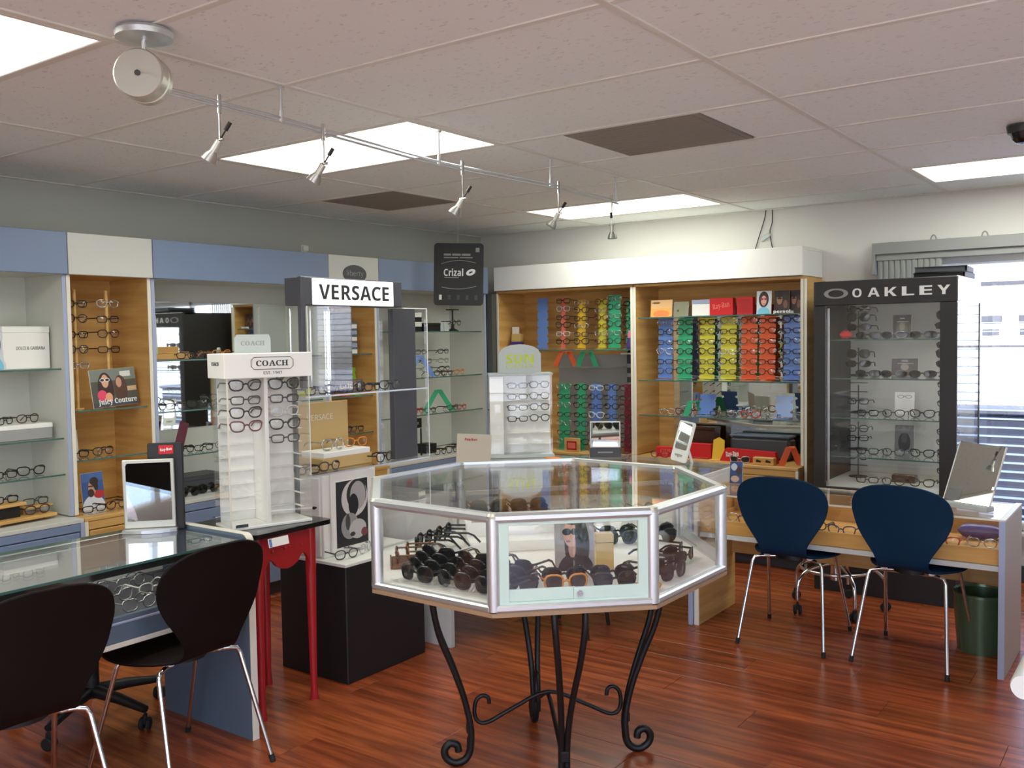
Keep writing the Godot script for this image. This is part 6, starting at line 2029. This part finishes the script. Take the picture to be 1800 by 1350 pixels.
	lettering(rb3, "Ray-Ban", Vector3(-0.11, 0.045, 0.026), 0.09, 0.042, M.letter_white, Vector3(0, 0, 0.1), true, true)
	var ga = thing("grey_case", "long grey spectacle box behind the red script block", "box", u.transform * Vector3(0.85, 0.656, 0.14), 0.0)
	box(ga, "body", Vector3(0, 0.075, 0), Vector3(0.42, 0.15, 0.13), M.charcoal, 0.02)
	box(ga, "lid", Vector3(0, 0.158, 0), Vector3(0.42, 0.016, 0.13), M.slate, 0.006)
	var bk = thing("dark_box", "long brown box low in the second oak unit", "box", u.transform * Vector3(0.38, 0.656, 0.12), 0.0)
	box(bk, "body", Vector3(0, 0.09, 0), Vector3(0.28, 0.18, 0.10), M.f_brown, 0.004)
	box(bk, "lid", Vector3(0, 0.19, 0), Vector3(0.285, 0.02, 0.105), M.f_brown, 0.003)
	var yl = thing("yellow_stand", "yellow folded stand between the red brand blocks", "display stand", u.transform * Vector3(0.60, 0.656, 0.30), 0.0)
	put(yl, "strip", plate_mesh([Vector2(-0.045, 0.0), Vector2(0.045, 0.0), Vector2(0.04, 0.13), Vector2(0.0, 0.15), Vector2(-0.04, 0.13)], -0.002, 0.002), M.h_amber, Vector3.ZERO, Vector3(-0.15, 0, 0))
	box(yl, "foot", Vector3(0, 0.002, 0.025), Vector3(0.08, 0.004, 0.06), M.h_amber, 0.001)
	var wb = thing("wooden_block", "pale wooden block with nose-shaped cut-outs on the second oak cabinet", "block", u.transform * Vector3(0.965, 0.656, 0.405), 0.0)
	box(wb, "block", Vector3(0, 0.024, 0), Vector3(0.14, 0.048, 0.05), M.pale_oak, 0.003)
	for s in [-1.0, 1.0]:
		put(wb, "cut_out", plate_mesh([Vector2(-0.018, -0.008), Vector2(0.016, -0.010), Vector2(0.018, 0.0), Vector2(0.004, 0.004), Vector2(-0.012, 0.010)], 0.0, 0.002), M.black, Vector3(0.032 * s, 0.026, 0.0245))
	for k in 2:
		glasses(u.transform * Vector3([0.22, 0.80][k], 0.656, 0.415), 0.1, 2, ["f_wine", "f_silver"][k], "lens" if k == 0 else "brown_lens", ["wine-red eyeglasses in front of the low red brand block", "silver-framed brown sunglasses in front of the long red block"][k], "pairs on the second oak cabinet", 0.0, true)
	a_frame("coral folded stand at the right end of the second oak cabinet", u.transform * Vector3(1.12, 0.656, 0.36), 0.4, "h_orange", 0.12, 0.06, "folded stands in the second oak unit")

# ------------------------------------------------------------------ hanging sign, bin, wires, dome, roll
func small_things():
	var s = thing("hanging_sign", "black hanging sign with white lettering in front of the corner shelves", "sign", Vector3(0.69, 1.945, 1.15), deg_to_rad(33))
	put(s, "board", plate_mesh(round_rect(0.345, 0.43, 0.025), -0.004, 0.004), M.black, Vector3.ZERO, Vector3(0, 0, -0.03))
	var b = Vector3(0, 0, -0.03)
	lettering(s, "Crizal", Vector3(-0.035, 0.015, 0.005), 0.135, 0.052, M.letter_white, b)
	for q in [[-0.075, 0.138, 0.05, 0.014], [-0.012, 0.136, 0.06, 0.014], [0.055, 0.134, 0.06, 0.014], [-0.05, 0.117, 0.10, 0.007], [0.055, 0.114, 0.09, 0.007], [-0.05, -0.022, 0.10, 0.006]]:
		box(s, "print_line", Vector3(q[0], q[1], 0.0044), Vector3(q[2], q[3], 0.0008), M.cardboard_grey, 0.0, b)
	var lf = []
	for i in 16:
		lf.append(Vector2(cos(TAU * i / 16) * 0.034, sin(TAU * i / 16) * 0.021))
	put(s, "leaf_mark", plate_mesh(lf, 0.0042, 0.0052), M.letter_white, Vector3(0.085, 0.012, 0), Vector3(0, 0, 0.35))
	put(s, "leaf_core", plate_mesh([Vector2(-0.014, -0.006), Vector2(0.014, -0.004), Vector2(0.012, 0.006), Vector2(-0.012, 0.004)], 0.0053, 0.0058), M.ink, Vector3(0.085, 0.012, 0), Vector3(0, 0, 0.35))
	for q in [[0.075, 0.13], [-0.085, -0.14]]:
		var a = []
		for i in 9:
			var t = -1.0 + 0.25 * i
			a.append(Vector3(t * 0.12, q[0] + (0.02 * (1 - t * t) if q[0] > 0 else -0.016 * (1 - t * t)), 0.0052))
		put(s, "curved_line", tube_mesh(a, 0.0025, 5), M.cardboard_grey)
	box(s, "tag", Vector3(0.135, 0.165, 0.0045), Vector3(0.026, 0.03, 0.001), M.cardboard_grey, 0.0, b)
	for k in 5:
		box(s, "icon", Vector3(-0.13 + 0.062 * k, -0.155 - 0.002 * k, 0.0045), Vector3(0.02 if k > 0 else 0.018, 0.034, 0.001), M.letter_white if k == 0 else M.charcoal, 0.0, b)
	put(s, "string", tube_mesh([Vector3(0.0, 0.214, 0), Vector3(0.0, CH - 1.946, 0)], 0.0012, 5), M.plaque_grey)
	# waste bin
	var w = thing("waste_bin", "dark green metal waste bin under the oak counter", "bin", Vector3(4.035, 0, 1.43))
	put(w, "body", lathe_mesh([Vector2(0, 0.004), Vector2(0.10, 0.004), Vector2(0.103, 0.0), Vector2(0.125, 0.27), Vector2(0.12, 0.27), Vector2(0.098, 0.012), Vector2(0, 0.012)], 32), M.bin_green)
	put(w, "rim", lathe_mesh([Vector2(0.122, 0.262), Vector2(0.128, 0.265), Vector2(0.128, 0.278), Vector2(0.122, 0.281), Vector2(0.119, 0.27)], 32), M.bin_green)
	# two wires and a small adaptor on the back wall
	var c = thing("wall_wires", "two thin black wires from the ceiling to the white fascia", "wires", Vector3(0, 0, 0))
	put(c, "wire", tube_mesh(spline([Vector3(2.46, CH - 0.001, 0.012), Vector3(2.45, 2.28, 0.012), Vector3(2.41, 2.16, 0.012), Vector3(2.372, 2.046, 0.012)], 4), 0.003, 6), M.black)
	put(c, "wire", tube_mesh(spline([Vector3(2.505, CH - 0.001, 0.012), Vector3(2.503, 2.25, 0.012), Vector3(2.488, 2.18, 0.014), Vector3(2.512, 2.046, 0.012)], 4), 0.003, 6), M.black)
	var ad = thing("wall_adaptor", "small grey adaptor on the wall beside the black wires", "adaptor", Vector3(2.455, 2.155, 0.012), 0.0)
	box(ad, "body", Vector3(0, 0, 0), Vector3(0.07, 0.03, 0.022), M.plaque_grey, 0.004, Vector3(0, 0, 0.5))
	box(ad, "plug", Vector3(0.028, 0.016, 0), Vector3(0.02, 0.02, 0.016), M.plaque_grey, 0.003, Vector3(0, 0, 0.5))
	# security dome
	var d = thing("security_dome", "small dark security camera dome at the right edge of the ceiling", "camera", Vector3(4.235, CH, 1.825))
	put(d, "base", lathe_mesh([Vector2(0, -0.03), Vector2(0.055, -0.03), Vector2(0.06, -0.001), Vector2(0, -0.001)], 20), M.case_black)
	put(d, "dome", lathe_mesh([Vector2(0, -0.075), Vector2(0.022, -0.07), Vector2(0.038, -0.055), Vector2(0.046, -0.03)], 20), M.black_gloss)
	# small white sensor on the left wall
	var se = thing("wall_sensor", "small white sensor on the grey wall above the blue fascia", "sensor", Vector3(0.0, 2.117, 1.93), PI / 2)
	box(se, "body", Vector3(0, 0, 0.011), Vector3(0.045, 0.035, 0.02), M.white, 0.004)
	box(se, "plate", Vector3(0, 0, 0.002), Vector3(0.055, 0.045, 0.003), M.white)
	# white-capped counter end at the right edge
	var r = thing("white_bench", "white bench with a round bolster end at the right edge", "bench", Vector3(4.405, 0, 3.3))
	put(r, "bolster", tube_mesh([Vector3(0.04, 0.494, 0.0), Vector3(0.04, 0.494, -0.010), Vector3(0.04, 0.494, -1.2)], [0.034, 0.037, 0.037], 24), M.white_gloss)
	slab(r, "seat", Vector3(0.04, 0.465, -1.2), Vector3(0.5, 0.505, -0.04), M.white)
	slab(r, "support", Vector3(0.12, 0.0, -1.2), Vector3(0.48, 0.455, -0.12), M.white)
